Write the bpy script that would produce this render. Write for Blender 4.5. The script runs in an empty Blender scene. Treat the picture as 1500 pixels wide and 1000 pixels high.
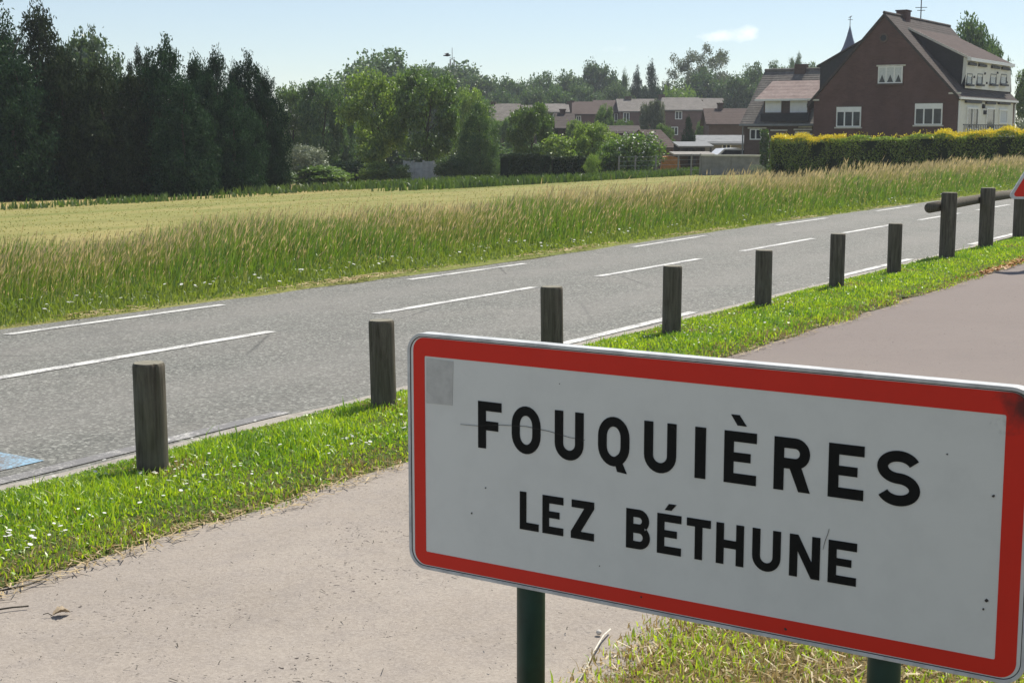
import bpy, bmesh, math, random
import numpy as np
from mathutils import Vector
from mathutils.geometry import tessellate_polygon
random.seed(7); rng = np.random.default_rng(7)
S = bpy.context.scene; C = S.collection
R = math.radians

# ------------------------------------------------------------ camera
F = 2150.0; H = 1.65                      # focal length in pixels of a 1500 px wide picture, eye height
PITCH = math.atan(305 / F); CP, SP = math.cos(PITCH), math.sin(PITCH)
cd = bpy.data.cameras.new('camera'); cd.sensor_width = 36; cd.lens = 36 * F / 1500
cd.clip_start = .05; cd.clip_end = 9000
cam = bpy.data.objects.new('camera', cd); C.objects.link(cam)
cam.location = (0, 0, H); cam.rotation_euler = (math.pi / 2 - PITCH, 0, 0); S.camera = cam

# ------------------------------------------------------------ sky and sun
SUN_AZ, SUN_EL = 36, 56                   # degrees right of +Y, degrees up
w = bpy.data.worlds.new('World'); S.world = w; w.use_nodes = True
N = w.node_tree.nodes; L = w.node_tree.links
bg = N['Background']; bg.inputs['Strength'].default_value = .091
sky = N.new('ShaderNodeTexSky'); sky.sky_type = 'NISHITA'; sky.sun_disc = False
sky.sun_elevation = R(SUN_EL); sky.sun_rotation = R(SUN_AZ)
sky.air_density = .9; sky.dust_density = 0.0; sky.ozone_density = 2.6; sky.altitude = 30
L.new(sky.outputs[0], bg.inputs[0])
sd = bpy.data.lights.new('sun', 'SUN'); sd.energy = 5.0; sd.angle = R(.53); sd.color = (1, .93, .82)
sun = bpy.data.objects.new('sun', sd); C.objects.link(sun)
_s = Vector((math.sin(R(SUN_AZ)) * math.cos(R(SUN_EL)), math.cos(R(SUN_AZ)) * math.cos(R(SUN_EL)), math.sin(R(SUN_EL))))
sun.rotation_euler = (-_s).to_track_quat('-Z', 'Y').to_euler(); sun.location = (20, 20, 60)
S.view_settings.view_transform = 'Standard'; S.view_settings.look = 'None'
S.view_settings.exposure = 0.36; S.view_settings.gamma = 1
S.cycles.max_bounces = 6; S.cycles.diffuse_bounces = 3; S.cycles.transparent_max_bounces = 6
S.cycles.volume_bounces = 0

# ------------------------------------------------------------ measuring helpers
def ray(x, y):
    a, b = (x - 750) / F, (500 - y) / F
    return np.array([a, CP + b * SP, -SP + b * CP])
def at(x, y, Y):                          # point seen at a pixel, at distance Y ahead
    r = ray(x, y); return np.array([0, 0, H]) + r * (Y / r[1])
def proj(P):
    d = P - np.array([0, 0, H]); yc = d[:, 1] * CP - d[:, 2] * SP; zc = d[:, 1] * SP + d[:, 2] * CP
    return 750 + F * d[:, 0] / yc, 500 - F * zc / yc
UV = np.array([.52514, .85101]); VV = np.array([-.85101, .52514])   # along the road, across it
ROADROT = math.atan2(UV[1], UV[0])
def W(u, v): return u * UV + v * VV
def terr(x, y):
    v = -.85101 * np.asarray(x, float) + .52514 * np.asarray(y, float)
    return np.where(v > 13, -.03 * (np.minimum(v, 125) - 13), 0.)

# ------------------------------------------------------------ cloud in the sky (world direction)
c0 = ray(1078, 50); c0 /= np.linalg.norm(c0)
cr = np.array([c0[1], -c0[0], 0]); cr /= np.linalg.norm(cr); cu = np.cross(cr, c0)
tc = N.new('ShaderNodeTexCoord')
def wdot(vec):
    n = N.new('ShaderNodeVectorMath'); n.operation = 'DOT_PRODUCT'; L.new(tc.outputs['Generated'], n.inputs[0]); n.inputs[1].default_value = tuple(vec); return n.outputs['Value']
def wm(op, a, b=None, c=None):
    n = N.new('ShaderNodeMath'); n.operation = op
    for i, q in enumerate((a, b, c)):
        if q is None: continue
        if isinstance(q, (int, float)): n.inputs[i].default_value = q
        else: L.new(q, n.inputs[i])
    return n.outputs[0]
nz = N.new('ShaderNodeTexNoise'); nz.inputs['Scale'].default_value = 90; nz.inputs['Detail'].default_value = 6
L.new(tc.outputs['Generated'], nz.inputs['Vector'])
def puff(px, py, wx, wy, amp):
    d = ray(px, py); d /= np.linalg.norm(d)
    a = wm('DIVIDE', wm('SUBTRACT', wdot(cr), float(d @ cr)), wx); b = wm('DIVIDE', wm('SUBTRACT', wdot(cu), float(d @ cu)), wy)
    e = wm('SUBTRACT', 1.0, wm('ADD', wm('MULTIPLY', a, a), wm('MULTIPLY', b, b)))
    e = wm('ADD', e, wm('MULTIPLY', wm('SUBTRACT', nz.outputs[0], .5), 4.5))
    front = wm('GREATER_THAN', wdot(c0), .5)
    n = N.new('ShaderNodeClamp'); L.new(wm('MULTIPLY', wm('MULTIPLY', e, amp), front), n.inputs[0]); return n.outputs[0]
mask = wm('MAXIMUM', wm('MAXIMUM', puff(1072, 53, .021, .0042, .32), puff(1090, 47, .011, .0045, .34)), puff(905, 72, .009, .003, .12))
mx = N.new('ShaderNodeMix'); mx.data_type = 'RGBA'; L.new(mask, mx.inputs[0]); hzm = N.new('ShaderNodeMix'); hzm.data_type = 'RGBA'; hzm.inputs[0].default_value = .22; L.new(sky.outputs[0], hzm.inputs[6]); hzm.inputs[7].default_value = (7.4, 7.7, 8.0, 1); L.new(hzm.outputs[2], mx.inputs[6]); mx.inputs[7].default_value = (12, 12, 12, 1)
L.new(mx.outputs[2], bg.inputs[0])

# ------------------------------------------------------------ objects
def tag(o, label=None, cat=None, group=None, kind=None):
    if label: o['label'] = label
    if cat: o['category'] = cat
    if group: o['group'] = group
    if kind: o['kind'] = kind
    return o
def link(name, me, m=None, parent=None):
    o = bpy.data.objects.new(name, me); C.objects.link(o)
    if m is not None and me is not None: me.materials.clear(); me.materials.append(m)
    if parent is not None: o.parent = parent
    return o
def empty(name, loc, rz=0, label=None, cat=None, group=None):
    o = link(name, None); o.location = tuple(float(q) for q in loc); o.rotation_euler = (0, 0, rz); o.empty_display_size = .1
    return tag(o, label, cat, group)
def npmesh(name, V, faces, smooth=False):
    """faces: list of (k, array[n,k])"""
    me = bpy.data.meshes.new(name); V = np.ascontiguousarray(V, np.float32)
    me.vertices.add(len(V)); me.vertices.foreach_set('co', V.ravel())
    tot = np.concatenate([np.full(len(a), k, np.int32) for k, a in faces]); idx = np.concatenate([a.ravel() for k, a in faces]).astype(np.int32)
    st = np.concatenate([[0], np.cumsum(tot)[:-1]]).astype(np.int32)
    me.loops.add(len(idx)); me.loops.foreach_set('vertex_index', idx)
    me.polygons.add(len(tot)); me.polygons.foreach_set('loop_start', st); me.polygons.foreach_set('loop_total', tot)
    if smooth: me.polygons.foreach_set('use_smooth', np.ones(len(tot), bool))
    me.update(calc_edges=True); return me
class MB:
    def __init__(s): s.v = []; s.f = []
    def add(s, vs, fs):
        b = len(s.v); s.v += [tuple(map(float, q)) for q in vs]; s.f += [tuple(b + i for i in f) for f in fs]; return s
    def box(s, x0, x1, y0, y1, z0, z1):
        return s.add([(x0, y0, z0), (x1, y0, z0), (x1, y1, z0), (x0, y1, z0), (x0, y0, z1), (x1, y0, z1), (x1, y1, z1), (x0, y1, z1)],
                     [(0, 3, 2, 1), (4, 5, 6, 7), (0, 1, 5, 4), (1, 2, 6, 5), (2, 3, 7, 6), (3, 0, 4, 7)])
    def tube(s, pts, rs, n=8, cap=True):
        pts = [Vector(p) for p in pts]; b = []; vs = []; fs = []
        for i, p in enumerate(pts):
            d = (pts[min(i + 1, len(pts) - 1)] - pts[max(i - 1, 0)]).normalized()
            a = d.orthogonal().normalized() if abs(d.z) < .999 else Vector((1, 0, 0)); c = d.cross(a)
            if i and (a.dot(pa) < 0): pass
            pa = a
            for k in range(n):
                t = 2 * math.pi * k / n; vs.append(p + (a * math.cos(t) + c * math.sin(t)) * rs[i])
        for i in range(len(pts) - 1):
            for k in range(n): fs.append((i * n + k, i * n + (k + 1) % n, (i + 1) * n + (k + 1) % n, (i + 1) * n + k))
        if cap: fs.append(tuple(range(n - 1, -1, -1))); fs.append(tuple((len(pts) - 1) * n + k for k in range(n)))
        return s.add(vs, fs)
    def prism(s, poly, thick, fn):        # poly: 2-D outline (convex or not), fn(a,b,t)->xyz
        n = len(poly); vs = [fn(a, b, 0) for a, b in poly] + [fn(a, b, thick) for a, b in poly]
        tri = tessellate_polygon([[Vector((a, b, 0)) for a, b in poly]])
        fs = [tuple(t) for t in tri] + [tuple(n + i for i in reversed(t)) for t in tri]
        fs += [(i, (i + 1) % n, n + (i + 1) % n, n + i) for i in range(n)]
        return s.add(vs, fs)
    def build(s, name, m, parent=None, smooth=False, fix=True):
        me = bpy.data.meshes.new(name); me.from_pydata(s.v, [], s.f)
        if fix:
            bm = bmesh.new(); bm.from_mesh(me); bmesh.ops.recalc_face_normals(bm, faces=bm.faces); bm.to_mesh(me); bm.free()
        if smooth:
            for p in me.polygons: p.use_smooth = True
        return link(name, me, m, parent)

# ------------------------------------------------------------ materials
class G:                                  # tiny node-graph helper
    def __init__(s, name):
        s.m = bpy.data.materials.new(name); s.m.use_nodes = True; s.t = s.m.node_tree; s.n = s.t.nodes; s.l = s.t.links
        s.b = s.n['Principled BSDF']; s.out = s.n['Material Output']
    def put(s, sock, v):
        if isinstance(v, bpy.types.NodeSocket): s.l.new(v, sock)
        else: sock.default_value = v
    def new(s, t, **k):
        n = s.n.new(t)
        for a, v in k.items(): setattr(n, a, v)
        return n
    def obj(s): return s.new('ShaderNodeTexCoord').outputs['Object']
    def pos(s): return s.new('ShaderNodeNewGeometry').outputs['Position']
    def map(s, v, sc): n = s.new('ShaderNodeMapping'); s.put(n.inputs['Vector'], v); n.inputs['Scale'].default_value = sc; return n.outputs[0]
    def noise(s, v, sc, det=4, rough=.55, dist=0):
        n = s.new('ShaderNodeTexNoise'); s.put(n.inputs['Vector'], v); n.inputs['Scale'].default_value = sc; n.inputs['Detail'].default_value = det
        n.inputs['Roughness'].default_value = rough; n.inputs['Distortion'].default_value = dist; return n.outputs[0]
    def voro(s, v, sc, out='Distance', feature='F1'):
        n = s.new('ShaderNodeTexVoronoi', feature=feature); s.put(n.inputs['Vector'], v); n.inputs['Scale'].default_value = sc; return n.outputs[out]
    def ramp(s, f, stops, inter='LINEAR'):
        n = s.new('ShaderNodeValToRGB'); s.put(n.inputs[0], f); n.color_ramp.interpolation = inter; e = n.color_ramp.elements
        while len(e) < len(stops): e.new(.5)
        for q, (p, c) in zip(e, stops): q.position = p; q.color = (*c, 1) if len(c) == 3 else c
        return n.outputs[0]
    def g(s, f, lo, hi): return s.ramp(f, [(lo, (0, 0, 0)), (hi, (1, 1, 1))])
    def math(s, op, a, b=0):
        n = s.new('ShaderNodeMath', operation=op); s.put(n.inputs[0], a); s.put(n.inputs[1], b); return n.outputs[0]
    def mix(s, f, a, b, mode='MIX'):
        n = s.new('ShaderNodeMix', data_type='RGBA', blend_type=mode); s.put(n.inputs[0], f)
        for i, q in ((6, a), (7, b)): s.put(n.inputs[i], (*q, 1) if isinstance(q, tuple) and len(q) == 3 else q)
        return n.outputs[2]
    def bump(s, h, st, d=.01): n = s.new('ShaderNodeBump'); s.put(n.inputs['Height'], h); n.inputs['Strength'].default_value = st; n.inputs['Distance'].default_value = d; s.l.new(n.outputs[0], s.b.inputs['Normal'])
    def fin(s, col, rough=.7, spec=.3, metal=0):
        s.put(s.b.inputs['Base Color'], (*col, 1) if isinstance(col, tuple) else col); s.put(s.b.inputs['Roughness'], rough)
        s.b.inputs['Specular IOR Level'].default_value = spec; s.b.inputs['Metallic'].default_value = metal; return s.m
def worn(name, col, amt=.25, sc=3., rough=.7, spec=.3, bump=0):
    g = G(name); n = g.noise(g.obj(), sc, 6, .65); d = tuple(c * (1 - amt) for c in col); u = tuple(min(1, c * (1 + amt * .6)) for c in col)
    if bump: g.bump(n, bump, .02)
    return g.fin(g.ramp(n, [(.3, d), (.55, col), (.75, u)]), rough, spec)
def leaf(name, a, b, trans=.4, gloss=.12, objvar=.25, tcol=None):
    """a..b: colour range between single leaves; light passes through"""
    g = G(name); geo = g.new('ShaderNodeNewGeometry'); oi = g.new('ShaderNodeObjectInfo')
    col = g.mix(geo.outputs['Random Per Island'], a, b)
    hs = g.new('ShaderNodeHueSaturation'); g.l.new(col, hs.inputs['Color'])
    v = g.math('ADD', g.math('MULTIPLY', oi.outputs['Random'], objvar), 1 - objvar / 2); g.l.new(v, hs.inputs['Value'])
    df = g.new('ShaderNodeBsdfDiffuse'); tr = g.new('ShaderNodeBsdfTranslucent'); mx = g.new('ShaderNodeMixShader'); mx.inputs[0].default_value = trans
    g.l.new(hs.outputs[0], df.inputs[0])
    tcn = g.mix(1., hs.outputs[0], tcol or (1.12, 1.3, .55), 'MULTIPLY'); g.l.new(tcn, tr.inputs[0])
    g.l.new(df.outputs[0], mx.inputs[1]); g.l.new(tr.outputs[0], mx.inputs[2])
    gl = g.new('ShaderNodeBsdfGlossy'); gl.inputs['Roughness'].default_value = .45; gl.inputs[0].default_value = (.8, .85, .8, 1)
    m2 = g.new('ShaderNodeMixShader'); m2.inputs[0].default_value = gloss * .35; g.l.new(mx.outputs[0], m2.inputs[1]); g.l.new(gl.outputs[0], m2.inputs[2])
    g.l.new(m2.outputs[0], g.out.inputs[0]); g.n.remove(g.b); return g.m
M = {}
def asphalt():
    g = G('asphalt'); p = g.pos()
    fine = g.voro(p, 66, 'Color'); sep = g.new('ShaderNodeSeparateColor'); g.l.new(fine, sep.inputs[0])
    fine2 = g.noise(p, 150, 3, .7); big = g.noise(p, .7, 5, .6); lane = g.noise(g.map(p, (1, 1, 1)), 3.5, 4)
    c = g.ramp(sep.outputs[0], [(0, (.045, .044, .04)), (.4, (.11, .108, .1)), (.75, (.185, .182, .17)), (1, (.46, .45, .43))])
    c = g.mix(g.math('MULTIPLY', g.g(fine2, .4, .75), .4), c, (.21, .205, .198))
    c2 = g.mix(.3, c, g.ramp(sep.outputs[1], [(0, (.06, .058, .054)), (1, (.3, .295, .278))]))
    c3 = g.mix(g.math('MULTIPLY', g.g(big, .4, .7), .35), c2, (.25, .225, .215))
    c4 = g.mix(g.math('MULTIPLY', g.g(lane, .5, .75), .25), c3, (.1, .098, .095))
    dv = g.new('ShaderNodeVectorMath', operation='DOT_PRODUCT'); g.l.new(p, dv.inputs[0]); dv.inputs[1].default_value = (VV[0], VV[1], 0); dv = dv.outputs['Value']
    wob = g.math('ADD', dv, g.math('MULTIPLY', g.math('SUBTRACT', g.noise(p, .5, 4), .5), .5))
    trk = g.ramp(g.math('DIVIDE', g.math('SUBTRACT', wob, 5.4), 5), [(0, (.3, .3, .3)), (.13, (0, 0, 0)), (.24, (1, 1, 1)), (.36, (.1, .1, .1)), (.47, (0, 0, 0)), (.6, (.15, .15, .15)), (.72, (1, 1, 1)), (.85, (.1, .1, .1))])
    c4 = g.mix(g.math('MULTIPLY', trk, .4), c4, (.235, .218, .21))
    dirt = g.g(g.noise(g.map(p, (1, 1, 1)), 1.1, 6, .7), .56, .72); c4 = g.mix(g.math('MULTIPLY', dirt, .35), c4, (.085, .083, .08))
    crk = g.voro(p, .55, 'Distance', 'DISTANCE_TO_EDGE'); crm = g.math('MULTIPLY', g.ramp(g.math('ADD', crk, g.math('MULTIPLY', g.noise(p, 9, 3), .02)), [(.012, (1, 1, 1)), (.02, (0, 0, 0))]), g.g(g.noise(p, .35, 2), .5, .6)); c4 = g.mix(g.math('MULTIPLY', crm, .6), c4, (.05, .05, .048))
    c4 = g.mix(1., c4, (.92, .95, .9), 'MULTIPLY')
    g.bump(g.math('ADD', sep.outputs[0], fine2), .55, .008)
    return g.fin(c4, .75, .3)
M['asphalt'] = asphalt()
def pathmat():
    g = G('path_tarmac'); p = g.pos()
    n1 = g.noise(p, .9, 5, .6); n2 = g.noise(p, 160, 3, .7); n3 = g.noise(g.map(p, (1, 1, 1)), 7, 5, .65); pit = g.noise(p, 55, 2, .5); spk = g.voro(p, 120, 'Color'); sep = g.new('ShaderNodeSeparateColor'); g.l.new(spk, sep.inputs[0])
    c = g.ramp(n1, [(.3, (.265, .234, .202)), (.5, (.305, .27, .234)), (.7, (.34, .305, .265))])
    c = g.mix(g.math('MULTIPLY', g.g(n3, .42, .72), .4), c, (.235, .215, .205))
    c = g.mix(.22, c, g.ramp(sep.outputs[0], [(0, (.15, .13, .115)), (.5, (.29, .255, .22)), (1, (.45, .41, .36))]))
    st = g.g(g.noise(p, 1.7, 6, .7), .55, .75); c = g.mix(g.math('MULTIPLY', st, .3), c, (.2, .178, .155))
    patch = g.g(g.noise(p, 2.3, 3), .5, .62)
    c = g.mix(g.math('MULTIPLY', g.g(pit, .655, .69), patch), c, (.07, .06, .055))
    g.bump(g.math('ADD', n2, g.math('MULTIPLY', g.g(pit, .655, .7), -1.2)), .5, .005)
    du = g.new('ShaderNodeVectorMath', operation='DOT_PRODUCT'); g.l.new(p, du.inputs[0]); du.inputs[1].default_value = (UV[0], UV[1], 0)
    uu = g.math('ADD', du.outputs['Value'], g.math('MULTIPLY', n1, 3)); c = g.mix(g.math('MULTIPLY', g.g(g.math('DIVIDE', uu, 20), .36, .6), .75), c, (.18, .154, .146))
    return g.fin(c, .88, .1)
M['path'] = pathmat()
def paint(name, col, wear):
    g = G(name); p = g.pos(); a = g.noise(p, 60, 4, .7); b = g.noise(p, 4, 5, .6)
    f = g.g(g.math('ADD', g.math('MULTIPLY', a, .6), g.math('MULTIPLY', b, .5)), wear, wear + .12)
    g.bump(a, .3, .004); return g.fin(g.mix(f, col, (.17, .165, .16)), .6, .35)
M['paint'] = paint('road_paint', (.6, .6, .57), .53); M['oldpaint'] = paint('worn_road_paint', (.5, .49, .46), .42); M['blue'] = paint('blue_road_paint', (.24, .4, .52), .5)
def soil(name, a, b, c, sc=6):
    g = G(name); p = g.pos(); n = g.noise(p, sc, 6, .65); n2 = g.noise(p, sc * 14, 3, .7); g.bump(n2, .6, .02)
    return g.fin(g.mix(g.math('MULTIPLY', n2, .5), g.ramp(n, [(.3, a), (.5, b), (.7, c)]), (.5 * a[0], .5 * a[1], .5 * a[2])), .9, .1)
M['verge'] = soil('verge_soil', (.055, .07, .022), (.08, .1, .03), (.13, .115, .05))
M['bank'] = soil('bank_soil', (.13, .1, .05), (.19, .155, .08), (.24, .19, .11), 9)
M['grit'] = soil('road_edge_grit', (.34, .31, .27), (.45, .42, .37), (.52, .49, .44), 9)
M['ground'] = soil('ground_soil', (.09, .095, .035), (.13, .13, .05), (.17, .15, .07), .6)
def fieldmat():
    g = G('mown_field'); p = g.pos(); d = g.new('ShaderNodeVectorMath', operation='DOT_PRODUCT'); g.l.new(p, d.inputs[0]); d.inputs[1].default_value = (VV[0], VV[1], 0)
    wob = g.noise(p, .12, 4); v = g.math('ADD', d.outputs['Value'], g.math('MULTIPLY', g.math('SUBTRACT', wob, .5), 9))
    n = g.noise(p, .35, 6, .65); n2 = g.noise(p, 5, 4, .7); row = g.noise(g.map(p, (1, 1, 1)), 1.6, 4)
    gold = g.ramp(n, [(.3, (.27, .205, .085)), (.5, (.34, .265, .115)), (.7, (.37, .3, .14))])
    green = g.ramp(n, [(.3, (.135, .16, .045)), (.5, (.175, .2, .058)), (.7, (.225, .23, .075))])
    zone = g.ramp(g.math('DIVIDE', v, 60), [(.185, (0, 0, 0)), (.24, (.6, .6, .6)), (.42, (.25, .25, .25)), (.6, (.1, .1, .1)), (.68, (1, 1, 1)), (.8, (1, 1, 1))])
    au = g.new('ShaderNodeVectorMath', operation='DOT_PRODUCT'); g.l.new(p, au.inputs[0]); au.inputs[1].default_value = (UV[0], UV[1], 0); cb = g.new('ShaderNodeCombineXYZ'); g.l.new(g.math('MULTIPLY', au.outputs['Value'], .06), cb.inputs[0]); g.l.new(g.math('MULTIPLY', d.outputs['Value'], .9), cb.inputs[1]); strk = g.noise(cb.outputs[0], .42, 5, .62)
    c = g.mix(zone, green, gold); c = g.mix(g.math('MULTIPLY', g.g(strk, .42, .68), .55), c, (.35, .285, .125)); c = g.mix(g.math('MULTIPLY', g.ramp(strk, [(.3, (1, 1, 1)), (.45, (0, 0, 0))]), .6), c, (.12, .15, .035)); c = g.mix(g.math('MULTIPLY', g.g(n2, .45, .75), .3), c, (.22, .21, .08)); g.bump(n2, .4, .08)
    return g.fin(c, .9, .1)
M['field'] = fieldmat()

# ------------------------------------------------------------ setting: ground, field, road, verge, path
def sheet(name, us, vs, zf, m, wob=None):
    us, vs = np.asarray(us, float), np.asarray(vs, float); U_, V_ = np.meshgrid(us, vs, indexing='ij')
    if wob is not None: V_ = V_ + wob(U_, V_)
    X = U_ * UV[0] + V_ * VV[0]; Y = U_ * UV[1] + V_ * VV[1]; Z = zf(U_, V_, X, Y)
    n, k = U_.shape; i = np.arange(n * k).reshape(n, k)
    q = np.stack([i[:-1, :-1].ravel(), i[1:, :-1].ravel(), i[1:, 1:].ravel(), i[:-1, 1:].ravel()], 1)
    me = npmesh(name, np.stack([X.ravel(), Y.ravel(), Z.ravel()], 1), [(4, q)], True); return link(name, me, m)
U = np.concatenate([np.linspace(-60, 0, 7), np.linspace(2, 40, 20), np.linspace(45, 140, 20), np.array([200, 400, 900, 3000])])
tag(sheet('ground', np.concatenate([[-3000, -600, -200], U]), [-3000, -400, -60, -5, 0, 5, 13, 40, 80, 125, 300, 1000, 4000], lambda u, v, x, y: terr(x, y) - .035, M['ground']), kind='structure')
def edge(seed, amp):
    r = np.random.default_rng(seed); ph = r.uniform(0, 6.28, 8); fr = r.uniform(.8, 9, 8); am = r.uniform(.2, 1, 8) / fr ** .4; am *= amp / am.sum()
    return lambda u: sum(a * np.sin(f * u + p) for a, f, p in zip(am, fr, ph))
tag(sheet('field', U, [10.2, 11, 13, 20, 30, 40, 49, 56], lambda u, v, x, y: terr(x, y) - .012 - .02 * (v < 10.5), M['field']), kind='structure')
def roadz(u, v): return -.035 * np.exp(-((u - 16) / 5.) ** 2) * np.clip((v - 7) / 2.5, 0, 1)
UF = np.concatenate([np.arange(-20, 2, 2.), np.arange(2, 40, .25), np.arange(40, 400, 5.)])
eF, eN, ePL, ePR = edge(1, .07), edge(2, .05), edge(3, .09), edge(4, .08)
def roadwob(u, v): return np.where(v > 10.1, eF(u), np.where(v < 5.5, eN(u), 0))
road = sheet('road', UF, [5.45, 5.7, 6.5, 7.3, 8.06, 8.7, 9.4, 9.9, 10.18], lambda u, v, x, y: roadz(u, v) + .03 * (1 - ((v - 7.8) / 2.4) ** 2) * .6, M['asphalt'], roadwob); tag(road, kind='structure')
def strip(name, u0, u1, v0, v1, m, parent, dz=.005, step=.25):
    us = np.linspace(u0, u1, max(2, int((u1 - u0) / step) + 1)); o = sheet(name, us, np.linspace(v0, v1, 3), lambda u, v, x, y: roadz(u, v) + .018 * (1 - ((v - 7.8) / 2.4) ** 2) + dz, m); o.parent = parent; return o
for k in range(-3, 40):
    u0 = 6.42 + 4.26 * k if k else 6.42
    strip('lane_dash', u0, u0 + 2.83, 8.0, 8.11, M['paint'], road)
for k in range(-2, 25): strip('edge_line_dash', 8.02 + 5.68 * k, 10.6 + 5.68 * k, 9.8, 9.9, M['paint'], road)
for u0, u1 in [(-2, 1.0), (3.4, 6.6), (9.7, 12.4), (16.1, 19.2), (22.2, 25), (28, 31), (34, 37), (40, 43), (46, 49)]: strip('edge_line_dash', u0, u1, 5.62, 5.72, M['paint' if u0 > 8 else 'oldpaint'], road)
for u0 in (1.2,): strip('blue_marking', u0, 4.95, 5.84, 6.22, M['blue'], road, .004)
tag(sheet('road_edge', UF, [5.4, 5.5, 5.58], lambda u, v, x, y: .0075 + 0 * u + np.where(v < 5.45, -.02, 0), M['grit'], lambda u, v: np.where(v > 5.55, eN(u) * 1.3, 0)), kind='structure')
tag(sheet('verge', UF, [4.3, 4.4, 4.6, 4.9, 5.2, 5.4, 5.5], lambda u, v, x, y: .05 * np.sin(np.clip((v - 4.25) / 1.28, 0, 1) * math.pi) - .02 * (v < 4.35) + .012 - .03 * (v > 5.45), M['verge'], lambda u, v: np.where(v < 4.45, ePL(u), 0)), kind='structure')
tag(sheet('footpath', UF, [1.9, 2.1, 2.6, 3.2, 3.8, 4.3, 4.5], lambda u, v, x, y: .006 + .02 * np.sin(np.clip((v - 1.95) / 2.5, 0, 1) * math.pi) - .012, M['path']), kind='structure')
tag(sheet('grass_bank', UF, [-14, -4, 0, 1, 1.8, 1.97], lambda u, v, x, y: .02 + 0 * u - .012 * (v > 1.9), M['bank'], lambda u, v: np.where(v > 1.9, ePR(u), 0)), kind='structure')

# ------------------------------------------------------------ grass
def leafquads(P, size, asp=.6, nrm=None, flat=.0, updir=None):
    n = len(P); a = rng.normal(size=(n, 3))
    if updir is not None: a = a * .5 + updir
    a /= np.linalg.norm(a, axis=1)[:, None] + 1e-9; b = rng.normal(size=(n, 3))
    b -= (b * a).sum(1)[:, None] * a; b /= np.linalg.norm(b, axis=1)[:, None] + 1e-9
    sz = np.broadcast_to(size, (n,))[:, None] * rng.uniform(.6, 1.35, (n, 1)) / 2; c = np.cross(a, b) * sz * .25
    return np.stack([P - a * sz, P + b * sz * asp + c, P + a * sz, P - b * sz * asp + c], 1).reshape(-1, 3)
def blades(name, P, h, wd, m, lean=.35, wind=(0, 0), parent=None, curl=.5, az=None):
    n = len(P); P = np.asarray(P, float); h = np.broadcast_to(h, (n,)); wd = np.broadcast_to(wd, (n,))
    az = rng.uniform(0, 2 * math.pi, n); t = np.stack([np.cos(az), np.sin(az), 0 * az], 1)
    la = rng.uniform(0, 2 * math.pi, n); lm = np.abs(rng.normal(0, lean, n)); d = np.stack([np.cos(la) * lm + wind[0], np.sin(la) * lm + wind[1], 0 * la], 1)
    up = np.array([0, 0, 1.]); hh = h[:, None]; ww = wd[:, None] / 2
    b = P; mid = P + (up * .55 + d * .35 * (1 - curl * .4)) * hh; tip = P + (up * (1 - .25 * np.minimum(lm, 1))[:, None] + d * (.6 + curl * .6)) * hh
    V = np.stack([b - t * ww, b + t * ww, mid + t * ww * .8, mid - t * ww * .8, tip], 1).reshape(-1, 3)
    i = np.arange(n)[:, None] * 5
    me = npmesh(name, V, [(4, i + np.array([[0, 1, 2, 3]])), (3, i + np.array([[3, 2, 4]]))])
    return link(name, me, m, parent)
def scatter(n, u0, u1, v0, v1, power=1.0, margin=380, low=300):
    """random ground points in a strip, thinner with distance, inside the view and a margin"""
    a = rng.uniform(0, 1, n * 2); u = np.exp(np.log(u0 + 1) + a * (np.log(u1 + 1) - np.log(u0 + 1))) - 1 if power else u0 + a * (u1 - u0)
    v = rng.uniform(v0, v1, n * 2); xy = u[:, None] * UV + v[:, None] * VV; P = np.column_stack([xy, terr(xy[:, 0], xy[:, 1])])
    x, y = proj(P); ok = (x > -margin) & (x < 1500 + margin) & (y < 1000 + low) & (P[:, 1] > 1); return P[ok][:n], u[ok][:n], v[ok][:n]
def lump(u, v, f, s=0):
    return .5 + .5 * np.sin(f * u + 1.7 * np.sin(f * .7 * v + s) + s) * np.sin(f * 1.3 * v + 1.1 * np.sin(f * .9 * u + 2 * s))
M['grass'] = leaf('grass_blade', (.22, .35, .02), (.5, .62, .05), .55, .25, 0, (1.2, 1.25, .45))
M['lush'] = leaf('deep_green_blade', (.12, .23, .02), (.27, .42, .045), .5, .25, 0, (1.1, 1.25, .5))
M['drygrass'] = leaf('dry_grass_blade', (.3, .22, .09), (.5, .4, .2), .35, .1, 0, (1.1, 1, .8))
M['straw'] = leaf('straw', (.32, .24, .13), (.6, .48, .28), .25, .1, 0, (1, 1, .9))
M['darkgrass'] = leaf('lush_grass_blade', (.1, .18, .025), (.24, .34, .06), .5, .25, 0, (1.15, 1.25, .5))
P, u, v = scatter(190000, 1.7, 75, 4.2, 5.52); e = np.clip(np.minimum(v - 4.25 - ePL(u), 5.5 - v + eN(u)) / .12, .15, 1)
keep = (v > 4.31 + ePL(u) + rng.uniform(-.06, .08, len(u))); P, u, v, e = P[keep], u[keep], v[keep], e[keep]
P[:, 2] += .05 * np.sin(np.clip((v - 4.25) / 1.28, 0, 1) * math.pi)
dist = np.hypot(P[:, 0], P[:, 1]); hh = (.02 + .034 * lump(u, v, 4.3) ** 2 + .024 * rng.random(len(u)) ** 2) * (.5 + .5 * e); hh *= np.where(rng.random(len(u)) > .985, 1.9, 1) * np.clip((5.56 - v) / .3, .3, 1)
dry = rng.random(len(u)) < .05 + .5 * (v < 4.5 + ePL(u)) * (rng.random(len(u)) < .8)
for ub in (4.98, 6.91, 8.76, 10.78, 13.09, 15.0, 16.88): dry |= (np.hypot(u - ub, v - 5.1) < .16 + .12 * rng.random(len(u))) & (rng.random(len(u)) < .55)
dry |= (lump(u, v, 2.1, 6) > .86) & (rng.random(len(u)) < .35)
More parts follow.
